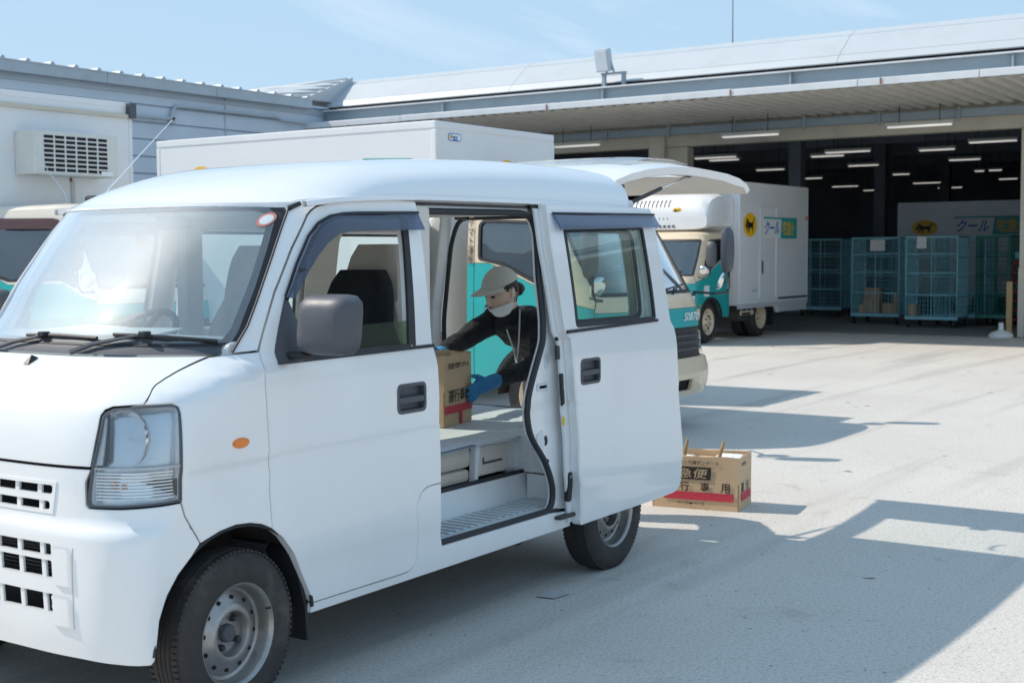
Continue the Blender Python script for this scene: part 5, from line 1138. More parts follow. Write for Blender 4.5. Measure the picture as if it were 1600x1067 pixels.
        for c in (-.28, .25):
            b = MB(); b.tube([S.wmap(-.012)(c, 1.12*h, 0), S.wmap(-.02)(c+.16, 1.19*h, 0)], .008, 5); b.tube([S.wmap(-.012)(c-.1, 1.16*h, 0), S.wmap(-.012)(c+.36, 1.2*h, 0)], .006, 5); b.build('wiper', 'black_plastic', T)
        panel('roof_front', S.sym(Zs([(.615, 1.80), (.57, 1.765), (.545, 1.72)])), S.wmap(), paint, T, th=.02, grid=.08, roll=0)
        # roof cap and back wall
        E = E0
        ringq = [(S.at(q, 1.80*h)) for q in [E-.05*k for k in range(14)]]; P, Sx, xc, hwz = S.cont(1.80*h); left = [(E, hwz)]+[p for p in reversed(P)]
        loop = [(x, -l) for x, l in left]+[(x, l) for x, l in reversed(left[:-1])]; n = len(loop); cx = (E+S.fc(1.8*h))/2+.1; vs = []; fs = []
        lev = [(1.80, 1), (1.822, .965), (1.838, .90), (1.85, .75), (1.856, .4)]
        for z, k in lev: vs += [(cx+(x-cx)*(k if x < cx else 1), y*k, z*h) for x, y in loop]
        for j in range(len(lev)-1):
            for i in range(n-1): fs.append((j*n+i, j*n+i+1, (j+1)*n+i+1, (j+1)*n+i))
        b = MB(); b.add(vs, fs, True); k = (len(lev)-1)*n; b.add(vs[k:], [tuple(range(n))], True); b.build('cab_roof', paint, T)
        b = MB(); b.extr([(-.83*hw, .42*h), (.83*hw, .42*h), (.84*hw, 1.1*h), (.72*hw, 1.82*h), (-.72*hw, 1.82*h), (-.84*hw, 1.1*h)], 'x', E-.03, E+.005); b.build('cab_back', paint, T)
        b = MB(); b.box((.35, -.74*hw, .55*h), (E-.05, .74*hw, .80*h)); b.box((.40, -.78*hw, .80*h), (.62, .78*hw, 1.10*h), .04); b.build('cab_floor', 'grey_plastic', T)
        for s in (1, -1):
            b = MB(); b.box((.95, s*.40-.22, .80), (1.12, s*.40+.22, 1.42), .05); b.box((.98, s*.40-.12, 1.40), (1.09, s*.40+.12, 1.62), .03); b.build('cab_seat', 'grey_plastic', T)
    # chassis, box body
    b = MB()
    b.box((.5, -.35, .50), (ub+blen-.1, -.26, .64)); b.box((.5, .26, .50), (ub+blen-.1, .35, .64)); b.box((ub+.1, -.7, .56), (ub+.2, .7, max(z0-.01, .6))); b.box((.6, -.34, .52), (.8, .34, .62)); b.build('chassis_frame', 'chassis', T)
    B = MB(); B.box((ub, -bw/2, z0), (ub+blen, bw/2, z1), .025); bx = B.build('cargo_box', 'truck_white', T)
    for s in (1, -1):
        b = MB(); b.box((ub-.004, s*(bw/2+.006), z1-.06), (ub+blen+.004, s*(bw/2-.04), z1+.006), .01); b.build('top_rail', 'truck_white', bx)
        b = MB(); b.box((ub-.002, s*(bw/2+.005), z0-.05), (ub+blen+.002, s*(bw/2-.05), z0+.03), .008); b.build('bottom_rail', 'truck_grey', bx)
        for u in (ub, ub+blen):
            b = MB(); b.box((u-.008 if u == ub else u-.04, s*(bw/2+.004), z0+.03), (u+.04 if u == ub else u+.008, s*(bw/2-.04), z1-.062), .008); b.build('corner_post', 'truck_white', bx)
    b = MB(); b.box((ub-.006, -bw/2+.041, z1-.055), (ub+.03, bw/2-.041, z1+.004), .008); b.build('front_rail', 'truck_white', bx)
    for u, dual in wheels:
        for s in (1, -1): truck_wheel(T, u, s, rim, dual=dual)
    for s in (1, -1):
        u = wheels[-1][0]
        b = MB(); b.box((u-.55, -s*.86, .40), (ub+.15 if u-.55 > ub+.15 else u-.5, -s*.83, .44)); b.box((ub+.12, -s*.86, .40), (u-.42, -s*.835, .47), .006); b.build('side_guard', paint, T)
        for k in range(3):
            x = ub+.2+k*(u-.65-ub)/2; b = MB(); b.box((x, -s*.835, .44), (x+.03, -s*.815, z0-.05)); b.build('guard_post', 'truck_grey', T)
        b = MB(); b.box((u+.40, -s*.86, .18), (u+.42, -s*.58, .62)); b.build('mud_flap', 'black_plastic', T)
        b = MB(); b.extr([(u-.42, .62), (u-.36, .70), (u+.36, .70), (u+.42, .60), (u+.40, .59), (u+.34, .68), (u-.34, .68), (u-.40, .60)], 'y', -s*.58, -s*.87); b.build('rear_fender', 'truck_white', T)
    b = MB(); b.box((ub+.15, -.82, .30), (ub+.65, -.45, .55), .03); b.build('fuel_tank', 'dark_steel', T)
    return T, bx
EZ = V((0, 0, 1))
# nearest truck: stands behind the van, right side towards us
T1, B1 = make_truck('box_truck', 'teal and cream truck with plain white box right behind the white van', (9.55, 4.95, 0), math.pi/2, 1.65, 3.30, 1.78, .60, 2.53, [(.70, False), (3.75, True)])
cat_badge((1.65-.003, -.13+0, 2.18), (0, -1, 0), EZ, .12, .09, B1)
def topre():
    o = V((1.647, .63, 2.415)); ex = V((0, -1, 0)); p = plate('maker_plate', rrect(-.09, -.032, .09, .032, .03), o, ex, EZ, .003, 'sign_blue', B1)
    plate('plate_face', rrect(-.082, -.025, .082, .025, .024), o-V((.0015, 0, 0)), ex, EZ, .0015, 'sign_white', p); plate('plate_dot', ellipse(-.058, 0, .018, .018, 16), o-V((.0028, 0, 0)), ex, EZ, .0012, 'logo_yellow', p)
    lettering('plate_text', 'Topre', 'sign_blue', p, o-V((.004, -.015, 0)), ex, EZ, width=.10, height=.034, bold=.01); plate('plate_bar', [(-.03, -.024), (.03, -.024), (.035, -.014), (-.03, -.014)], o-V((.003, 0, 0)), ex, EZ, .001, 'sign_blue', p)
topre()
ex1 = (-1, 0, 0); y1 = .89+.008
plate('side_stripe', [(-.28, -.13), (.28, -.13), (.26, .0), (-.26, .02)], (2.15, y1, 2.24), ex1, EZ, .004, 'teal_sign', B1)
cat_badge((4.36, y1, 2.165), ex1, EZ, .15, .11, B1, True)
lettering('front_number', 'S0870', 'sign_white', T1, (.036, -.47, .93), (0, -1, 0), EZ, width=.27, height=.07, font_shear=.3, bold=.01)
lettering('cab_lettering', 'ヤマト運輸', 'sign_blue' if False else 'dark_steel', T1, (1.348, .8335, 1.56), (-1, 0, 0), (0, -.075, 1), width=.055, height=.36, vertical=True)
# refrigerated truck backed into the bay
T2, B2 = make_truck('refrigerated_truck', 'teal and cream refrigerated truck backed into the loading bay', (18.65, 10.14, 0), 0, 1.70, 2.95, 1.78, .56, 2.60, [(.70, False), (2.75, True)], h=.962)
def reefer(T):
    t = new_obj('cooling_unit', None, T); t.empty_display_size = .1
    sec = []
    for u, zz0, zz1, w in ((1.69, 1.80, 2.44, .78), (1.35, 1.80, 2.44, .79), (1.10, 1.80, 2.41, .79), (.92, 1.80, 2.35, .785), (.80, 1.80, 2.23, .77), (.745, 1.82, 2.08, .75)):
        r = []
        for k in range(28):
            a = 2*math.pi*k/28; ca, sa = math.cos(a), math.sin(a); q = (abs(ca)**6+abs(sa)**6)**(-1/6); r.append(V((u, q*ca*w, (zz0+zz1)/2+q*sa*(zz1-zz0)/2)))
        sec.append(r)
    b = MB(); b.add([p for r in sec for p in r], [(j*28+i, j*28+(i+1) % 28, (j+1)*28+(i+1) % 28, (j+1)*28+i) for j in range(5) for i in range(28)], True); b.add(sec[-1], [tuple(range(28))], True); b.build('unit_shell', 'truck_white', t)
    for k in range(10):
        y = .62-k*.075; b = MB(); b.tube([(.752, y, 1.98), (.775, y, 2.10), (.800, y, 2.215), (.86, y, 2.285)], .015, 5); b.build('louvre', 'grey_plastic', t)
    for k in range(11):
        y = .64-k*.08; b = MB(); b.box((.735, y-.022, 1.85), (.765, y+.022, 1.89), .005); b.build('vent_slot', 'grey_plastic', t)
    b = MB(); b.lathe([(0, .0), (.11, .0), (.14, -.02), (.15, -.5)], (.80, -.58, 2.10), (-1, 0, .2), 22); b.build('side_dome', 'truck_white', t)
    return t
RU = reefer(T2); cat_badge((.757, -.22, 2.12), (0, -1, 0), (.19, 0, 1), .085, .05, RU)
def t2_details():
    yl = -.89; ex = (1, 0, 0)
    plate('logo_panel', [(-.36, -.40), (.36, -.40), (.36, .42), (-.36, .42)], (2.11, yl-.008, 1.85), ex, EZ, .005, 'truck_white', B2)
    cat_badge((2.08, yl-.012, 1.90), ex, EZ, .27, .20, B2)
    d = plate('side_door', [(-.34, -.72), (.34, -.72), (.34, .80), (-.34, .80)], (2.84, yl-.008, 1.40), ex, EZ, .006, 'truck_white', B2)
    for s in (-1, 1): 
        b = MB(); b.box((2.84+s*.345-.012, yl-.02, .66), (2.84+s*.345+.012, yl-.004, 2.22)); b.build('door_edge', 'truck_white', d)
    b = MB(); b.box((2.49, yl-.02, 2.205), (3.19, yl-.004, 2.225)); b.build('door_edge', 'truck_white', d)
    b = MB(); b.box((2.56, yl-.03, 1.08), (2.60, yl-.015, 1.30), .006); b.build('door_handle', 'grey_plastic', d)
    cool_sign((3.35, yl-.018, 1.86), ex, EZ, 1.46, .36, B2)
    b = MB(); b.box((3.30, yl-.008, .62), (4.62, yl+.01, .66)); b.build('air_slot', 'grey_plastic', B2)
    b = MB(); b.box((3.30, yl-.004, .40), (4.60, yl+.06, .53), .01); b.build('lower_skirt', 'truck_grey', T2)
    b = MB(); b.lathe([(0, -.02), (.03, -.018), (.034, 0)], (4.55, yl-.005, 2.05), (0, 1, 0), 14); b.build('marker_lamp', 'amber_lens', B2)
    plate('cab_notice', [(-.09, -.085), (.09, -.085), (.09, .085), (-.09, .085)], (.55, -.853, .84), ex, EZ, .003, 'sign_white', T2)
    plate('maker_plate', [(-.10, -.02), (.10, -.02), (.10, .02), (-.10, .02)], (2.28, yl-.012, .80), ex, EZ, .002, 'truck_grey', B2)
    b = MB(); b.add([(3.12, yl-.03, .52), (3.18, yl-.03, .52), (3.26, yl-.03, .40), (3.20, yl-.03, .40), (3.12, yl+.02, .52), (3.18, yl+.02, .52), (3.26, yl+.02, .40), (3.20, yl+.02, .40)], [(0, 1, 2, 3), (4, 7, 6, 5), (0, 4, 5, 1), (1, 5, 6, 2), (2, 6, 7, 3), (3, 7, 4, 0)]); b.build('skirt_strut', 'truck_white', T2)
t2_details()
# truck at the left edge with a condenser on its box front
T0, B0 = make_truck('condenser_truck', 'cream and teal truck at the left edge with condenser unit on its box', (8.36, 9.20, 0), math.pi/2, 1.80, 4.2, 1.86, .65, 3.02, [(.70, False), (4.4, True)], h=1.045, hw=1.02, E=1.73, st=.35, paint='cream_pale')
def condenser():
    t = new_obj('condenser', None, T0); t.empty_display_size = .1; u1 = 1.80; u0 = 1.50
    ya, yb = .47, -.50                                   # world X = 8.36 - y
    b = MB(); b.box((u0, yb, 2.23), (u1-.002, ya, 2.64), .015); b.build('casing', 'fixture', t)
    for i in range(6):
        for j in range(8):
            y = ya-.16-i*.125; z = 2.275+j*.044; b = MB(); b.box((u0-.004, y-.052, z-.013), (u0+.004, y+.052, z+.015), .003); b.build('grille_slot', 'shadow_gap', t)
    plate('rating_plate', [(-.07, -.022), (.07, -.022), (.07, .022), (-.07, .022)], (u0-.006, yb+.14, 2.262), (0, -1, 0), EZ, .002, 'sign_white', t)
    b = MB(); b.tube([(1.79, -.16, 2.23), (1.79, -.16, 2.19)], .012, 5); b.build('drain', 'rust', t)
    b = MB(); b.box((1.76, -.935, 2.86), (1.80, .935, 2.90), .006); b.build('box_trim', 'cream_wall', B0)
    b = MB(); b.box((1.73, -.945, 2.86), (1.82, -.86, 3.02), .015); b.build('marker_lamp', 'grey_plastic', B0)
    b = MB(); b.box((1.785, -.20, 1.3), (1.80, -.16, 2.2)); b.build('joint_strip', 'truck_grey', B0)
    b = MB(); b.lathe([(0, -.004), (.012, -.004), (.012, .002)], (1.80, -.69, 2.40), (1, 0, 0), 10); b.build('bolt', 'shadow_gap', B0)
    S = cab_skin(1.045, 1.02)
    for side in (-1, 1):
        Vz = [(q, z*1.045) for q, z in [(1.53, 1.73), (.72, 1.718), (.66, 1.67), (.50, 1.32), (.56, 1.32), (.70, 1.58), (.78, 1.625), (1.53, 1.635)]]
        panel('door_visor', smooth_poly(Vz, .03, 2), S.map(side, -.03), 'brown_visor', T0, th=.006, grid=.05, roll=.01, drop=.012)
    b = MB(); b.tube([(.62, .80, 1.95), (.68, .80, 2.05), (.86, .80, 2.2), (1.0, .80, 2.40)], [.006, .005, .004, .003], 5); b.build('antenna', 'chrome', T0)
    b = MB(); b.lathe([(0, -.12), (.10, -.11), (.13, -.05), (.13, .05), (.10, .11), (0, .12)], (2.6, -1.05, 2.62), (1, 0, 0), 18); b.tube([(2.6, -1.05, 2.5), (2.6, -.93, 2.42)], .015, 5); b.build('round_mirror', 'truck_white', B0)
condenser()
# truck parked inside the hall
T3, B3 = make_truck('parked_truck', 'white box truck standing in the dark hall behind the roll cages', (31.89, 4.6, 0), math.pi/2, 1.7, 3.8, 1.78, .45, 2.55, [(.70, False), (4.0, True)])
cat_badge((4.87, .90, 1.97), ex1, EZ, .30, .18, B3, False)
cool_sign((3.35, .903, 2.0), ex1, EZ, 1.7, .42, B3)
# truck parked the other way round on the far side of the nearest one
T4, B4 = make_truck('box_truck', 'low white box truck parked backwards just beyond the nearest teal truck', (11.65, 12.07, 0), -math.pi/2, 1.65, 3.0, 1.60, .60, 2.34, [(.70, False), (3.6, True)])
# ------------------------------------------------------------------ roll cages and parcels in the hall
def make_cage(name, m, w=.95, d=.78, h=1.71):
    t = thing(name, 'cage', 'roll cage')
    b = MB(); b.box((0, -w/2, .17), (d, w/2, .20), .004); b.box((-.02, -w/2-.015, .15), (.0, w/2+.015, .21)); b.box((d, -w/2-.015, .15), (d+.02, w/2+.015, .21)); b.build('base', m, t)
    for x in (0, d):
        for y in (-w/2, w/2):
            b = MB(); b.tube([(x, y, .15), (x, y, h)], .017, 6); b.build('post', m, t)
            b = MB(); b.lathe([(0, -.02), (.06, -.02), (.062, 0), (.06, .02), (0, .02)], (x+.02, y*.9, .064), (0, 1, 0), 16); cs = b.build('caster', 'black_plastic', t)
            b = MB(); b.box((x, y*.9-.03, .06), (x+.05, y*.9+.03, .15), .005); b.build('caster_fork', 'dark_steel', cs)
    def grid(P0, ux, L, nv, nh, name):
        g = MB(); ux = V(ux); P0 = V(P0)
        g.tube([P0+V((0, 0, h-.01)), P0+ux*L+V((0, 0, h-.01))], .016, 6)
        for k in range(1, nv): p = P0+ux*(L*k/nv); g.tube([p+V((0, 0, .2)), p+V((0, 0, h-.02))], .0042 if k % 6 else .009, 4, cap=False)
        for k in range(1, nh): z = .2+(h-.22)*k/nh; g.tube([P0+V((0, 0, z)), P0+ux*L+V((0, 0, z))], .0045 if k % 4 else .011, 4, cap=False)
        g.build(name, m, t)
    grid((d, -w/2, 0), (0, 1, 0), w, 18, 16, 'back_grid'); grid((0, -w/2, 0), (1, 0, 0), d, 14, 16, 'side_grid'); grid((0, w/2, 0), (1, 0, 0), d, 14, 16, 'side_grid')
    g = MB()
    for z in (.62, 1.02, 1.38): g.tube([(0, -w/2, z), (0, w/2, z)], .011, 6)
    g.tube([(0, -w/2, h-.01), (0, w/2, h-.01)], .016, 6); g.tube([(0, 0, .2), (0, 0, h-.02)], .010, 6)
    for k in range(1, 14): g.tube([(0, -w/2+w*k/14, .2), (0, -w/2+w*k/14, .62)], .004, 4, cap=False)
    g.build('gate', m, t)
    return t
GR = 'roll cages in the hall'
cages = [(26.0, 8.91, .0, 'pale blue roll cage holding brown parcels, sheet of paper on top', 'cage_blue'), (25.2, 7.56, .03, 'empty pale blue roll cage nearest the opening, note hung on its front', 'cage_blue'), (26.35, 7.35, -.02, 'pale blue roll cage half hidden behind the nearest empty one', 'cage_blue'), (28.4, 10.98, .05, 'roll cage showing just behind the rear of the refrigerated truck', 'cage_blue'), (29.3, 10.15, 0, 'roll cage farther back between the refrigerated truck and the parcel cage', 'cage_blue')]
c0 = make_cage('roll_cage', 'cage_blue')
for i, (x, y, a, lab, m) in enumerate(cages):
    c = c0 if i == 0 else copy_tree(c0)
    c.location = (x, y, .004); c.rotation_euler = (0, 0, a); c['label'] = lab; c['group'] = GR
cg = make_cage('roll_cage', 'cage_green', .62, .7, 1.72); cg.location = (26.3, 6.72, .004); cg['label'] = 'dark green roll cage at the right end of the row'; cg['group'] = GR
def parcel(x, y, z, sx, sy, sz, lab, m='parcel_tan', rz=0):
    t = thing('parcel', lab, 'parcel', (x, y, z), rz, 'parcels in the cages')
    b = MB(); b.box((-sx/2, -sy/2, 0), (sx/2, sy/2, sz), .008); b.build('carton', m, t)
    b = MB(); b.box((-sx/2-.001, -.025, .01), (-sx/2+.001, .025, sz)); b.box((-sx/2, -.025, sz), (sx/2, .025, sz+.0015)); b.build('tape', 'cardboard_inner', t)
parcel(26.35, 9.06, .212, .30, .34, .27, 'large brown parcel at the bottom of the parcel cage'); parcel(26.35, 9.05, .484, .28, .32, .22, 'brown parcel stacked on top in the parcel cage', rz=.08)
parcel(26.3, 8.66, .212, .3, .30, .20, 'flat brown parcel on the right in the parcel cage'); parcel(26.35, 8.61, .416, .1, .09, .18, 'small upright brown parcel on the flat one', rz=.2)
parcel(26.25, 9.27, .212, .2, .10, .16, 'narrow pale parcel at the left side of the parcel cage', 'cardboard_inner', .3); parcel(25.4, 7.95, .212, .24, .14, .22, 'small brown parcel in the left corner of the empty cage')
def note(name, lab, x, y, z, w, h):
    vs = []; fs = []; n = 6
    for i in range(n+1):
        for j in range(n+1): vs.append((-.01*math.sin(j/n*2.5+i*.3), -w/2+w*i/n, h*j/n))
    for i in range(n):
        for j in range(n): k = i*(n+1)+j; fs.append((k, k+1, k+n+2, k+n+1))
    b = MB(); b.add(vs, fs, True); b.add([V(v)+V((.002, 0, 0)) for v in vs], [f[::-1] for f in fs], True); o = b.build(name, 'paper'); o.location = (x, y, z); tag(o, lab, 'paper')
note('paper_sheet', 'white sheet of paper clipped to the front of the parcel cage', 25.97, 8.86, 1.45, .30, .22); note('paper_note', 'white note hanging on the front of the nearest empty cage', 25.16, 7.74, 1.49, .18, .22)
def hall_props():
    t = thing('red_rack', 'narrow red wire rack beside the dark green roll cage', 'rack', (26.2, 6.22, .004))
    for x in (0, .4):
        for y in (-.12, .12): b = MB(); b.tube([(x, y, 0), (x, y, 1.25)], .014, 6); b.build('post', 'print_red', t)
    for k in range(7): b = MB(); z = .12+k*.18; b.box((-.01, -.13, z), (.41, .13, z+.02)); b.build('shelf', 'print_red', t)
    b = MB(); b.box((.05, -.1, 1.27), (.35, .1, 1.42), .02); b.build('top_bin', 'teal_paint', t)
    b = MB(); b.box((-.02, -.045, 0), (.02, .045, .93), .004); o = b.build('timber_post', 'wood'); o.location = (23.06, 5.62, 0); tag(o, 'short tan timber post standing beside the door pier', 'post')
    u = thing('weighted_base', 'white plastic weighted base on the ground by the door pier', 'base', (22.95, 5.72, 0))
    b = MB(); b.lathe([(0, .0), (.19, .0), (.20, .03), (.18, .07), (.10, .11), (.05, .125)], (0, 0, 0), (0, 0, 1), 24); b.build('foot', 'white_plastic', u)
    b = MB(); b.lathe([(.045, .10), (.04, .24), (.03, .25), (0, .25)], (0, 0, 0), (0, 0, 1), 16); b.build('socket', 'white_plastic', u)
    s = MB(); s.add([(-.05, -.04, .006), (.06, -.05, .004), (.05, .05, .009), (-.06, .045, .005)], [(0, 1, 2, 3)]); s.add([(-.05, -.04, .002), (.06, -.05, .001), (.05, .05, .006), (-.06, .045, .002)], [(3, 2, 1, 0)]); o = s.build('plastic_scrap', 'truck_grey'); o.location = (4.77, 3.03, 0); tag(o, 'small flat grey scrap lying on the concrete beside the van', 'litter')
hall_props()
# ------------------------------------------------------------------ delivery cartons
def carton(name, label, o, ax, L, D, H, rough=0):
    """open carton: o = front right bottom corner seen from outside, ax = direction from there to the left end"""
    t = thing(name, label, 'cardboard box', o, math.atan2(ax[1], ax[0])); th = .006
    # local: +x to the left end, depth along -y (right-handed from outside: reading direction is -x)
    def wall(nm, P, n):
        P = [V(p) for p in P]; n = V(n)*th; N = 8; vs = []; fs = []
        for side in (0, 1):
            for i in range(N+1):
                for j in range(3):
                    a = P[0].lerp(P[1], i/N); c = P[3].lerp(P[2], i/N); q = a.lerp(c, j/2)
                    if j == 2: q = q+V((0, 0, random.uniform(-.005, .003)))+V(n)*random.uniform(-.5, .8)
                    vs.append(q-n*side)
        M = (N+1)*3
        for i in range(N):
            for j in range(2):
                k = i*3+j; fs += [(k, k+3, k+4, k+1), (M+k+1, M+k+4, M+k+3, M+k)]
        for i in range(N): fs += [(i*3+2, i*3+5, M+i*3+5, M+i*3+2), (M+i*3, M+i*3+3, i*3+3, i*3)]
        for i in (0, N): fs += [(i*3+j, i*3+j+1, M+i*3+j+1, M+i*3+j) for j in range(2)]
        b = MB(); b.add(vs, fs, True); return b.build(nm, 'cardboard', t)
    F = wall('front_wall', [(0, 0, 0), (L, 0, 0), (L, 0, H), (0, 0, H)], (0, 1, 0))
    R = wall('end_wall', [(0, -D, 0), (0, 0, 0), (0, 0, H), (0, -D, H)], (-1, 0, 0))
    wall('end_wall', [(L, 0, 0), (L, -D, 0), (L, -D, H), (L, 0, H)], (1, 0, 0)); wall('back_wall', [(L, -D, 0), (0, -D, 0), (0, -D, H), (L, -D, H)], (0, -1, 0))
    b = MB(); b.box((.004, -.004, 0), (L-.004, -D+.004, .006)); b.build('base', 'cardboard_inner', t)
    return t, F, R
PF = .0045
# carton on the ground behind the van
a = V((-.088, .499, 0)).normalized(); CG, FG, RG = carton('cardboard_box', 'open brown cardboard box of parcels on the ground behind the van', (6.888, 3.131, .001), a, .508, .285, .305)
rx = V((-1, 0, 0))
def on_front(name, body, s, z, w, h, m='print_black', par=None, **k): return lettering(name, body, m, par, (.508-s, PF, z), (-1, 0, 0), EZ, width=w, height=h, **k)
on_front('print', '発泡スチロン代替ダンボール', .225, .268, .34, .022, par=FG)
plate('print_banner', [(-.15, -.036), (.15, -.036), (.155, .036), (-.145, .036)], (.508-.195, PF, .206), rx, EZ, .001, 'print_black', FG); on_front('print', '宅急便', .20, .206, .26, .056, 'cardboard_inner', FG, font_shear=.15, bold=.004).location.y += .0008
for i, ch in enumerate('運行専用'): on_front('print', ch, .075+i*.119, .128, .052, .052, par=FG, bold=.008)
plate('print_stripe', [(-.205, -.022), (.205, -.022), (.205, .022), (-.205, .022)], (.508-.275, PF, .075), rx, EZ, .001, 'print_red', FG); on_front('print', 'ベース⇔ベース', .23, .032, .16, .018, par=FG)
for i, ch in enumerate('運行'): lettering('print', ch, 'print_black', RG, (-PF, -.075-i*.11, .128), (0, -1, 0), EZ, width=.052, height=.052, bold=.008)
plate('print_stripe', [(-.10, -.022), (.10, -.022), (.10, .022), (-.10, .022)], (-PF, -.15, .075), (0, -1, 0), EZ, .001, 'print_red', RG); lettering('print', '宅急便', 'print_black', RG, (-PF, -.10, .262), (0, -1, 0), EZ, width=.09, height=.02)
def in_box(name, lab, cat, o, M, build):
    t = thing(name, lab, cat, o.matrix_world @ V(M) if False else (Matrix.Translation(o.location) @ Matrix.Rotation(o.rotation_euler.z, 4, 'Z')) @ V(M), o.rotation_euler.z); build(t); return t
def stick(t, dx=.03, h=.15):
    b = MB(); b.tube([(0, 0, 0), (-dx*.6, .01, h*.55), (-dx, .012, h*.8), (-dx-.006, .012, h)], [.011, .012, .011, .004], 7); b.build('shaft', 'wood', t)
    b = MB(); b.lathe([(0, 0), (.014, 0), (.014, .03), (0, .03)], (0, 0, -.01), (-dx, 0, h), 8); b.build('ferrule', 'cardboard_inner', t)
in_box('wooden_stick', 'left wooden stick poking out of the box on the ground', 'stick', CG, (.345, -.07, .245), lambda t: stick(t, .025, .155)); in_box('wooden_stick', 'right wooden stick poking out of the box on the ground', 'stick', CG, (.145, -.08, .245), lambda t: stick(t, .035, .145))
def pack(m, sx, sy, sz, ry=0):
    def f(t):
        b = MB(); b.box((-sx/2, -sy/2, 0), (sx/2, sy/2, sz), .014, Matrix.Rotation(ry, 4, 'X')); b.build('wrapper', m, t)
        b = MB(); b.box((-sx*.2, -sy*.25, sz-.001), (sx*.15, sy*.2, sz+.002), .001, Matrix.Rotation(ry, 4, 'X')); b.build('address_label', 'paper', t)
    return f
in_box('wrapped_parcel', 'cream padded envelope at the left inside the box on the ground', 'parcel', CG, (.40, -.13, .21), pack('paper', .17, .20, .075, .1)); in_box('wrapped_parcel', 'small teal packet in the middle of the box on the ground', 'parcel', CG, (.265, -.06, .225), pack('teal_parcel', .07, .07, .06))
in_box('wrapped_parcel', 'white packet at the right inside the box on the ground', 'parcel', CG, (.10, -.14, .22), pack('sign_white', .15, .18, .07, -.1)); in_box('wrapped_parcel', 'brown padded packet between the others in the box on the ground', 'parcel', CG, (.24, -.18, .19), pack('cardboard_inner', .12, .16, .08))
# carton being loaded
a2 = V((4.95-5.259, 3.735-3.804, 0)); 
CV, FV, RV = carton('cardboard_box', 'open brown cardboard box the worker is holding inside the van', (5.259, 3.804, .6555), a2.normalized(), .318, .50, .335)
lettering('print', '宅急便 代替ダンボール', 'print_black', FV, (.159, PF, .283), (-1, 0, 0), EZ, width=.24, height=.028)
lettering('print', '運行専用', 'print_black', FV, (.150, PF, .140), (-1, 0, 0), EZ, width=.25, height=.062, bold=.006)
plate('print_stripe', [(-.159, -.018), (.159, -.018), (.159, .018), (-.159, .018)], (.159, PF, .078), rx, EZ, .001, 'print_red', FV); plate('print_strip', [(-.016, -.03), (.016, -.03), (.016, .03), (-.016, .03)], (.135, PF, .030), rx, EZ, .001, 'print_red', FV)
in_box('wrapped_parcel', 'tan padded parcel on top of the box held in the van', 'parcel', CV, (.16, -.20, .25), pack('cardboard_inner', .20, .26, .09, .06)); in_box('wrapped_parcel', 'pale flat packet standing in the box held in the van', 'parcel', CV, (.20, -.38, .24), pack('paper', .16, .08, .10, .15))
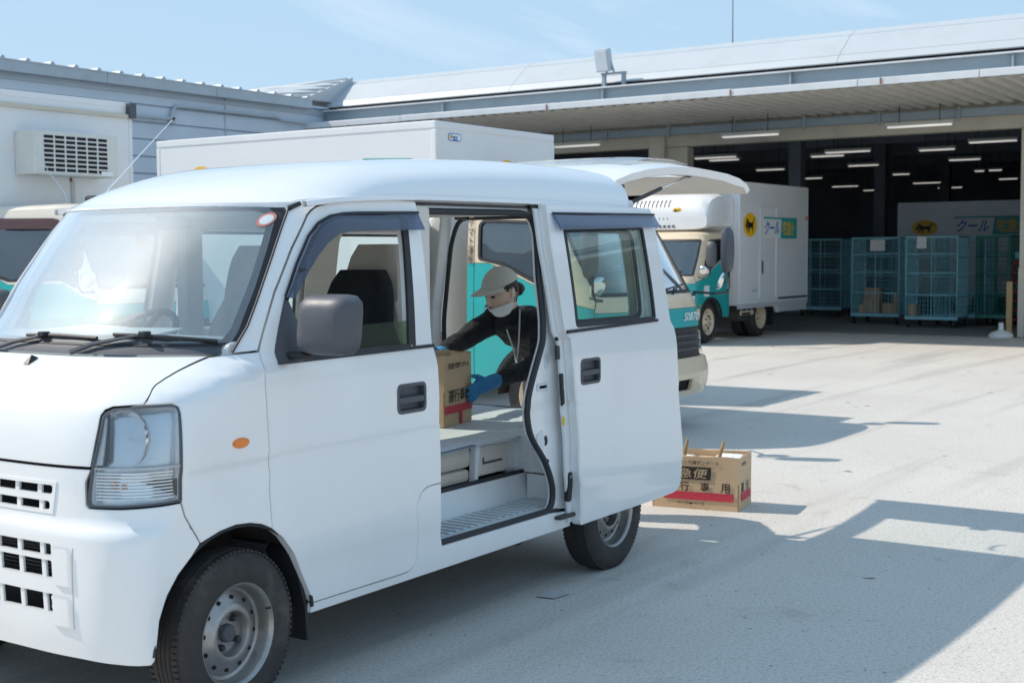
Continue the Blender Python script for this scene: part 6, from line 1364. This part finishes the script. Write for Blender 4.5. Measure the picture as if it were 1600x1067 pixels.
# ------------------------------------------------------------------ worker leaning in over the tailgate sill
def worker():
    BASE = V((6.25, 4.0, 0)); F = -BASE
    T = thing('person', 'worker in grey cap, lowered white mask and black shirt loading the van', 'person', BASE)
    bm = bmesh.new(); segs = []
    def addmesh(vs, fs):
        v = [bm.verts.new(p) for p in vs]
        for f in fs:
            try: bm.faces.new([v[i] for i in f])
            except ValueError: pass
    def ball(c, r, n=14, m=10):
        c = V(c); r = V((r, r, r)) if isinstance(r, (int, float)) else V(r); vs = [c+V((0, 0, r.z))]; fs = []
        for i in range(1, m):
            a = math.pi*i/m
            for k in range(n): t = 2*math.pi*k/n; vs.append(c+V((r.x*math.sin(a)*math.cos(t), r.y*math.sin(a)*math.sin(t), r.z*math.cos(a))))
        vs.append(c-V((0, 0, r.z))); L = len(vs)-1
        for k in range(n): fs.append((0, 1+k, 1+(k+1) % n)); fs.append((L, 1+(m-2)*n+(k+1) % n, 1+(m-2)*n+k))
        for i in range(m-2):
            for k in range(n): fs.append((1+i*n+k, 1+(i+1)*n+k, 1+(i+1)*n+(k+1) % n, 1+i*n+(k+1) % n))
        addmesh(vs, fs)
    def limb(P, R, mt=None, n=14):
        P = [V(p) for p in P]
        for i in range(len(P)-1):
            a, b = P[i], P[i+1]; d = (b-a).normalized(); ref = V((0, 0, 1)) if abs(d.z) < .9 else V((1, 0, 0)); u = d.cross(ref).normalized(); w = u.cross(d)
            vs = []; 
            for p, r in ((a, R[i]), (b, R[i+1])): vs += [p+(u*math.cos(2*math.pi*k/n)+w*math.sin(2*math.pi*k/n))*r for k in range(n)]
            addmesh(vs, [(k, (k+1) % n, n+(k+1) % n, n+k) for k in range(n)]+[tuple(range(n))[::-1], tuple(range(n, 2*n))])
            if mt is not None: segs.append((a, b, R[i], R[i+1], mt))
        for p, r in zip(P, R): ball(p, r, n, 10)
    def loft(secs, mt):
        """secs: (centre, half width y, half depth, axis)"""
        n = 20; vs = []; fs = []
        for (c, wy, wd, ax) in secs:
            ax = V(ax).normalized(); yv = V((0, 1, 0)); dv = ax.cross(yv).normalized(); yv = dv.cross(ax).normalized()
            for k in range(n):
                t = 2*math.pi*k/n; ct, st = math.cos(t), math.sin(t); q = (abs(ct)**2.5+abs(st)**2.5)**(-1/2.5); vs.append(V(c)+yv*(wy*q*ct)+dv*(wd*q*st))
        for i in range(len(secs)-1):
            for k in range(n): fs.append((i*n+k, i*n+(k+1) % n, (i+1)*n+(k+1) % n, (i+1)*n+k))
        fs += [tuple(range(n))[::-1], tuple(range((len(secs)-1)*n, len(secs)*n))]; addmesh(vs, fs)
        for i in range(len(secs)-1): segs.append((V(secs[i][0]), V(secs[i+1][0]), secs[i][2], secs[i+1][2], mt))
    SH, TR, SK, GL, BO = 0, 1, 2, 3, 4
    # torso from hips to shoulders, bent forward
    loft([((6.30, 4.0, .80), .165, .105, (0, 0, 1)), ((6.29, 4.0, .88), .172, .118, (-.25, 0, 1))], TR)
    loft([((6.27, 4.0, .92), .165, .115, (-.5, 0, 1)), ((6.16, 3.985, .99), .150, .105, (-.85, 0, .8)), ((6.03, 3.965, 1.045), .155, .11, (-1, 0, .55)), ((5.91, 3.945, 1.085), .165, .105, (-1, 0, .45)), ((5.84, 3.935, 1.11), .150, .085, (-1, 0, .5)), ((5.79, 3.93, 1.135), .085, .062, (-.8, 0, .8))], SH)
    limb([(5.81, 3.93, 1.125), (5.765, 3.922, 1.165), (5.74, 3.916, 1.19)], [.058, .056, .057], SH)      # collar
    limb([(5.79, 3.925, 1.14), (5.715, 3.91, 1.225)], [.047, .045], SK)
    # arms
    limb([(5.86, 3.80, 1.09), (5.84, 3.765, 1.07), (5.67, 3.672, .905), (5.51, 3.70, .868), (5.365, 3.738, .84)], [.075, .068, .052, .046, .036], SH)
    limb([(5.86, 4.07, 1.11), (5.83, 4.10, 1.09), (5.62, 4.14, 1.0), (5.50, 4.12, .985), (5.36, 4.06, .96)], [.075, .068, .052, .045, .036], SH)
    # legs and shoes
    for s in (-1, 1):
        limb([(6.30, 4.0+s*.085, .82), (6.27, 4.0+s*.10, .46), (6.36, 4.0+s*.105, .10)], [.095, .066, .048], TR)
        limb([(6.37, 4.0+s*.105, .055), (6.27, 4.0+s*.115, .040), (6.19, 4.0+s*.12, .034)], [.046, .042, .034], BO)
    # near hand: palm at the corner of the carton, fingers laid across its printed face
    W = V((5.348, 3.738, .84)); pc = V((5.273, 3.768, .815))
    limb([W+V((.03, -.01, .005)), W, (5.313, 3.752, .828)], [.036, .036, .036], GL)
    limb([(5.313, 3.752, .838), (5.266, 3.770, .832)], [.026, .022], GL); limb([(5.313, 3.752, .815), (5.260, 3.772, .800)], [.026, .022], GL); limb([(5.308, 3.754, .825), (5.263, 3.772, .815)], [.026, .024], GL)
    for k, (z, ln) in enumerate(((.842, .92), (.823, 1.0), (.803, .96), (.784, .78))):
        k0 = V((5.260, 3.768, z)); d = V((-.90, .05, -.32-.10*k)).normalized(); k1 = k0+d*.030*ln+V((0, -.006, 0)); k2 = k1+d*.026*ln+V((0, .004, 0)); k3 = k2+d*.020*ln+V((0, .008, -.002))
        limb([k0, k1, k2, k3], [.0115, .0105, .0098, .0085], GL, 10)
    limb([(5.303, 3.760, .850), (5.273, 3.772, .868), (5.240, 3.783, .872)], [.015, .012, .010], GL, 10)
    # far hand on the end wall
    W2 = V((5.36, 4.06, .96)); limb([W2, (5.315, 4.04, .945)], [.034, .032], GL); limb([(5.32, 4.04, .955), (5.285, 4.02, .94)], [.024, .022], GL); limb([(5.32, 4.045, .93), (5.285, 4.03, .915)], [.024, .022], GL)
    for k, z in enumerate((.955, .935, .916, .898)):
        a = V((5.283, 4.022+.006*k, z)); limb([a, a+V((-.022, -.012, -.012)), a+V((-.030, -.035, -.022)), a+V((-.031, -.055, -.03))], [.011, .010, .0095, .0085], GL, 10)
    limb([(5.31, 4.03, .97), (5.27, 4.04, .995), (5.245, 4.03, 1.0)], [.014, .012, .010], GL, 10)
    # head: shaped, turned towards the carton and tilted down
    HC = V((5.665, 3.902, 1.268)); fw = V((-.90, .24, -.34)).normalized(); left = V((0, 0, 1)).cross(fw).normalized(); up = fw.cross(left); HM = Matrix((fw, left, up)).transposed()
    g = lambda x, s: math.exp(-(x/s)**2)
    def hp(dx, dy, dz, grow=0):
        x, y, z = .098*dx, .074*dy, .118*dz
        if dz < 0:
            y *= 1-.30*(-dz)**1.4; x += .010*(-dz)**2
            if dx < 0: x *= 1-.35*(-dz)
        f = max(0, dx)
        x += f*(.024*g(dy, .13)*g(dz+.20, .13)+.010*g(dy, .11)*g(dz-.06, .20)-.009*g(abs(dy)-.36, .16)*g(dz-.05, .10)+.006*g(dy, .28)*g(dz+.50, .06)+.010*g(dy, .30)*g(dz+.80, .14)+.004*g(abs(dy)-.45, .2)*g(dz+.22, .16))
        if dx > .2: x *= .975
        p = V((x, y, z)); return p+V((dx, dy, dz)).normalized()*grow
    def hsphere(fn, nu=56, nv=44, cond=None):
        vs = []; fs = []
        for i in range(nv+1):
            a = math.pi*i/nv
            for k in range(nu): t = 2*math.pi*k/nu; vs.append(fn(math.sin(a)*math.cos(t), math.sin(a)*math.sin(t), math.cos(a)))
        for i in range(nv):
            for k in range(nu):
                f = (i*nu+k, (i+1)*nu+k, (i+1)*nu+(k+1) % nu, i*nu+(k+1) % nu)
                if cond is None or cond(sum((vs[j] for j in f), V())/4): fs.append(f)
        return vs, fs
    hv, hf = hsphere(lambda a, b_, c: hp(a, b_, c)); addmesh([HC+HM @ v for v in hv], hf)
    for s in (-1, 1): ball(HC+HM @ V((-.012, s*.074, -.012)), (.018, .010, .028))
    segs.append((HC+HM @ V((0, 0, -.03)), HC+HM @ V((0, 0, .05)), .085, .085, SK)); segs.append((HC+HM @ V((.045, 0, -.075)), HC+HM @ V((.05, 0, 0)), .05, .05, SK))
    me = bpy.data.meshes.new('body'); bm.to_mesh(me); bm.free()
    tmp = bpy.data.objects.new('tmp', me); C.objects.link(tmp)
    r = tmp.modifiers.new('r', 'REMESH'); r.mode = 'VOXEL'; r.voxel_size = .0046; r.adaptivity = 0
    sm = tmp.modifiers.new('s', 'SMOOTH'); sm.iterations = 3; sm.factor = .5
    dg = bpy.context.evaluated_depsgraph_get(); me2 = bpy.data.meshes.new_from_object(tmp.evaluated_get(dg)); bpy.data.objects.remove(tmp)
    for m in ('shirt_black', 'trousers', 'skin', 'glove_blue', 'black_plastic'): me2.materials.append(MAT[m])
    import numpy as np
    npoly = len(me2.polygons); cc = np.empty(npoly*3, np.float32); me2.polygons.foreach_get('center', cc); cc = cc.reshape(-1, 3)
    best = np.full(npoly, 9.0); bi = np.zeros(npoly, np.int32); hc = np.array(HC); nearhead = (np.linalg.norm(cc-hc, axis=1) < .135) & ((cc-hc) @ np.array(up) > -.105)
    for a, b_, ra, rb, mt in segs:
        a_ = np.array(a); d = np.array(b_-a); t = np.clip((cc-a_) @ d/max(d @ d, 1e-9), 0, 1); q = np.linalg.norm(a_+t[:, None]*d-cc, axis=1)-(ra+(rb-ra)*t)
        if mt == SK: q = q-np.where(nearhead, .03, 0)
        m_ = q < best; best[m_] = q[m_]; bi[m_] = mt
    hand = ((cc-np.array((5.375, 3.733, .845))) @ np.array((-.9, .2, -.1)) > 0) & (cc[:, 0] < 5.42) & (cc[:, 1] < 3.9)
    hand |= (cc[:, 0] < 5.375) & (cc[:, 1] >= 3.9)
    bi[(bi == GL) & ~hand] = SH; bi[hand] = GL
    mids = [int(x) for x in bi]
    me2.polygons.foreach_set('material_index', mids); me2.polygons.foreach_set('use_smooth', [True]*len(me2.polygons))
    # cloth folds: small creases on the clothed part
    from mathutils import noise as mn
    vm = [False]*len(me2.vertices)
    for p in me2.polygons:
        if mids[p.index] in (SH, TR):
            for i in p.vertices: vm[i] = True
    nrm = [v.normal.copy() for v in me2.vertices]
    for v in me2.vertices:
        if vm[v.index]: v.co += nrm[v.index]*(mn.noise(V((v.co.x*9, v.co.y*16, v.co.z*22)))*.010+mn.noise(v.co*45)*.003)
    for v in me2.vertices: v.co += F
    me2.update(); body = new_obj('body', me2, T)
    H = lambda v: HC+HM @ V(v)+F
    # cap with visor
    cond = lambda c: c.z > .030+.02*max(0, -c.x*8)*0
    cv, cf = hsphere(lambda a, b_, c: V((.109*a-.004, .086*b_, .118*c*.98+.012)) if c > -.2 else V((.109*a-.004, .086*b_, -.02)), cond=lambda c: c.z > .046)
    used = sorted({i for f in cf for i in f}); ix = {j: i for i, j in enumerate(used)}
    cap = mk('cap', [H(cv[j]) for j in used], [tuple(ix[j] for j in f) for f in cf], 'cap_grey', T, smooth=True)
    md = cap.modifiers.new('thick', 'SOLIDIFY'); md.thickness = .004; md.offset = 1
    vs = []; fs = []; nu, nv = 16, 7
    for i in range(nu+1):
        t = -1+2*i/nu; a = t*1.15
        for j in range(nv+1):
            q = j/nv; ext = .078*q*max(0, 1-abs(t)**3.2); x0 = .107*math.cos(a)-.002; y0 = .086*math.sin(a)
            vs.append(V((x0+ext, y0*(1+.04*q), .052-.006*q-.024*abs(t)**2*(.4+.6*q)+.010*math.sin(q*3.1)*(1-abs(t)))))
    for i in range(nu):
        for j in range(nv): k = i*(nv+1)+j; fs.append((k, k+1, k+nv+2, k+nv+1))
    vz = mk('cap_visor', [H(v) for v in vs], fs, 'cap_grey', cap, smooth=True); md = vz.modifiers.new('thick', 'SOLIDIFY'); md.thickness = .004
    b = MB(); b.lathe([(0, .008), (.006, .006), (.008, 0)], H((-.004, 0, .131)), up, 10); b.build('cap_button', 'cap_grey', cap)
    # hair: back and sides under the cap, with a low bun
    hv, hf = hsphere(lambda a, b_, c: hp(a, b_, c, .007+.003*math.sin(a*37+c*23)*math.sin(b_*31)), cond=lambda c: c.z < .060 and c.z > -.075 and c.x < .028-.35*abs(c.z-.03)-.35*max(0, .02-c.z) and not (abs(c.x+.010) < .020 and abs(c.z+.014) < .030 and abs(c.y) > .05))
    used = sorted({i for f in hf for i in f}); ix = {j: i for i, j in enumerate(used)}
    hair = mk('hair', [H(hv[j]) for j in used], [tuple(ix[j] for j in f) for f in hf], 'hair', T, smooth=True); md = hair.modifiers.new('thick', 'SOLIDIFY'); md.thickness = .006
    bv, bf = hsphere(lambda a, b_, c: V((-.108+.034*a+.004*math.sin(b_*25+a*9), .036*b_, -.028+.034*c+.003*math.sin(a*30))), 24, 16); mk('hair_bun', [H(v) for v in bv], bf, 'hair', hair, smooth=True)
    # mask hanging on chin, loops to the ears
    mv, mf = hsphere(lambda a, b_, c: hp(a, b_, c, .008+.010*g(b_, .4)*max(0, a)), cond=lambda c: -.122 < c.z < -.053-.06*max(0, .06-c.x) and c.x > -.012+.25*(-.062-c.z))
    used = sorted({i for f in mf for i in f}); ix = {j: i for i, j in enumerate(used)}
    mask = mk('face_mask', [H(mv[j]) for j in used], [tuple(ix[j] for j in f) for f in mf], 'mask_white', T, smooth=True); md = mask.modifiers.new('thick', 'SOLIDIFY'); md.thickness = .002
    for s in (-1, 1):
        b = MB(); b.tube([H((.026, s*.070, -.074)), H((.005, s*.080, -.025)), H((-.012, s*.083, .018))], .0018, 5); b.tube([H((.012, s*.064, -.088)), H((-.012, s*.078, -.05)), H((-.028, s*.080, -.012))], .0018, 5); b.build('ear_loop', 'mask_white', mask)
        # eye, brow
        def surf_pt(dy, dz, gr): 
            dx_ = math.sqrt(max(.01, 1-dy*dy-dz*dz)); return hp(dx_, dy, dz, gr)
        ev = [H(surf_pt(s*(.37+.155*math.cos(t)), .03+.045*math.sin(t), .0012)) for t in [2*math.pi*k/16 for k in range(16)]]; mk('eye', ev, [tuple(range(16)) if s > 0 else tuple(range(16))[::-1]], 'hair', T)
        iv = [H(surf_pt(s*(.37+.20*(k/8-.5)*2), .20+.03*math.cos((k/8-.5)*2.6)+(.022 if r_ else 0), .0015)) for r_ in (0, 1) for k in range(9)]; mk('eyebrow', iv, [(k, k+1, 10+k, 9+k) for k in range(8)], 'hair', T)
    lv = [H(hp(math.sqrt(1-(.17*math.cos(t))**2-(.44-.03*math.sin(t))**2), .17*math.cos(t), -.44+.03*math.sin(t), .0012)) for t in [2*math.pi*k/18 for k in range(18)]]; mk('lips', lv, [tuple(range(18))], 'lip', T)
    # lanyard over the chest
    for P in ([(5.775, 3.862, 1.175), (5.742, 3.842, 1.10), (5.70, 3.82, 1.0), (5.665, 3.81, .905)], [(5.715, 3.905, 1.07), (5.69, 3.85, .98), (5.665, 3.812, .905)]):
        b = MB(); b.tube([V(p) for p in P], .0042, 5); b.build('lanyard', 'lanyard', T, F)
worker()
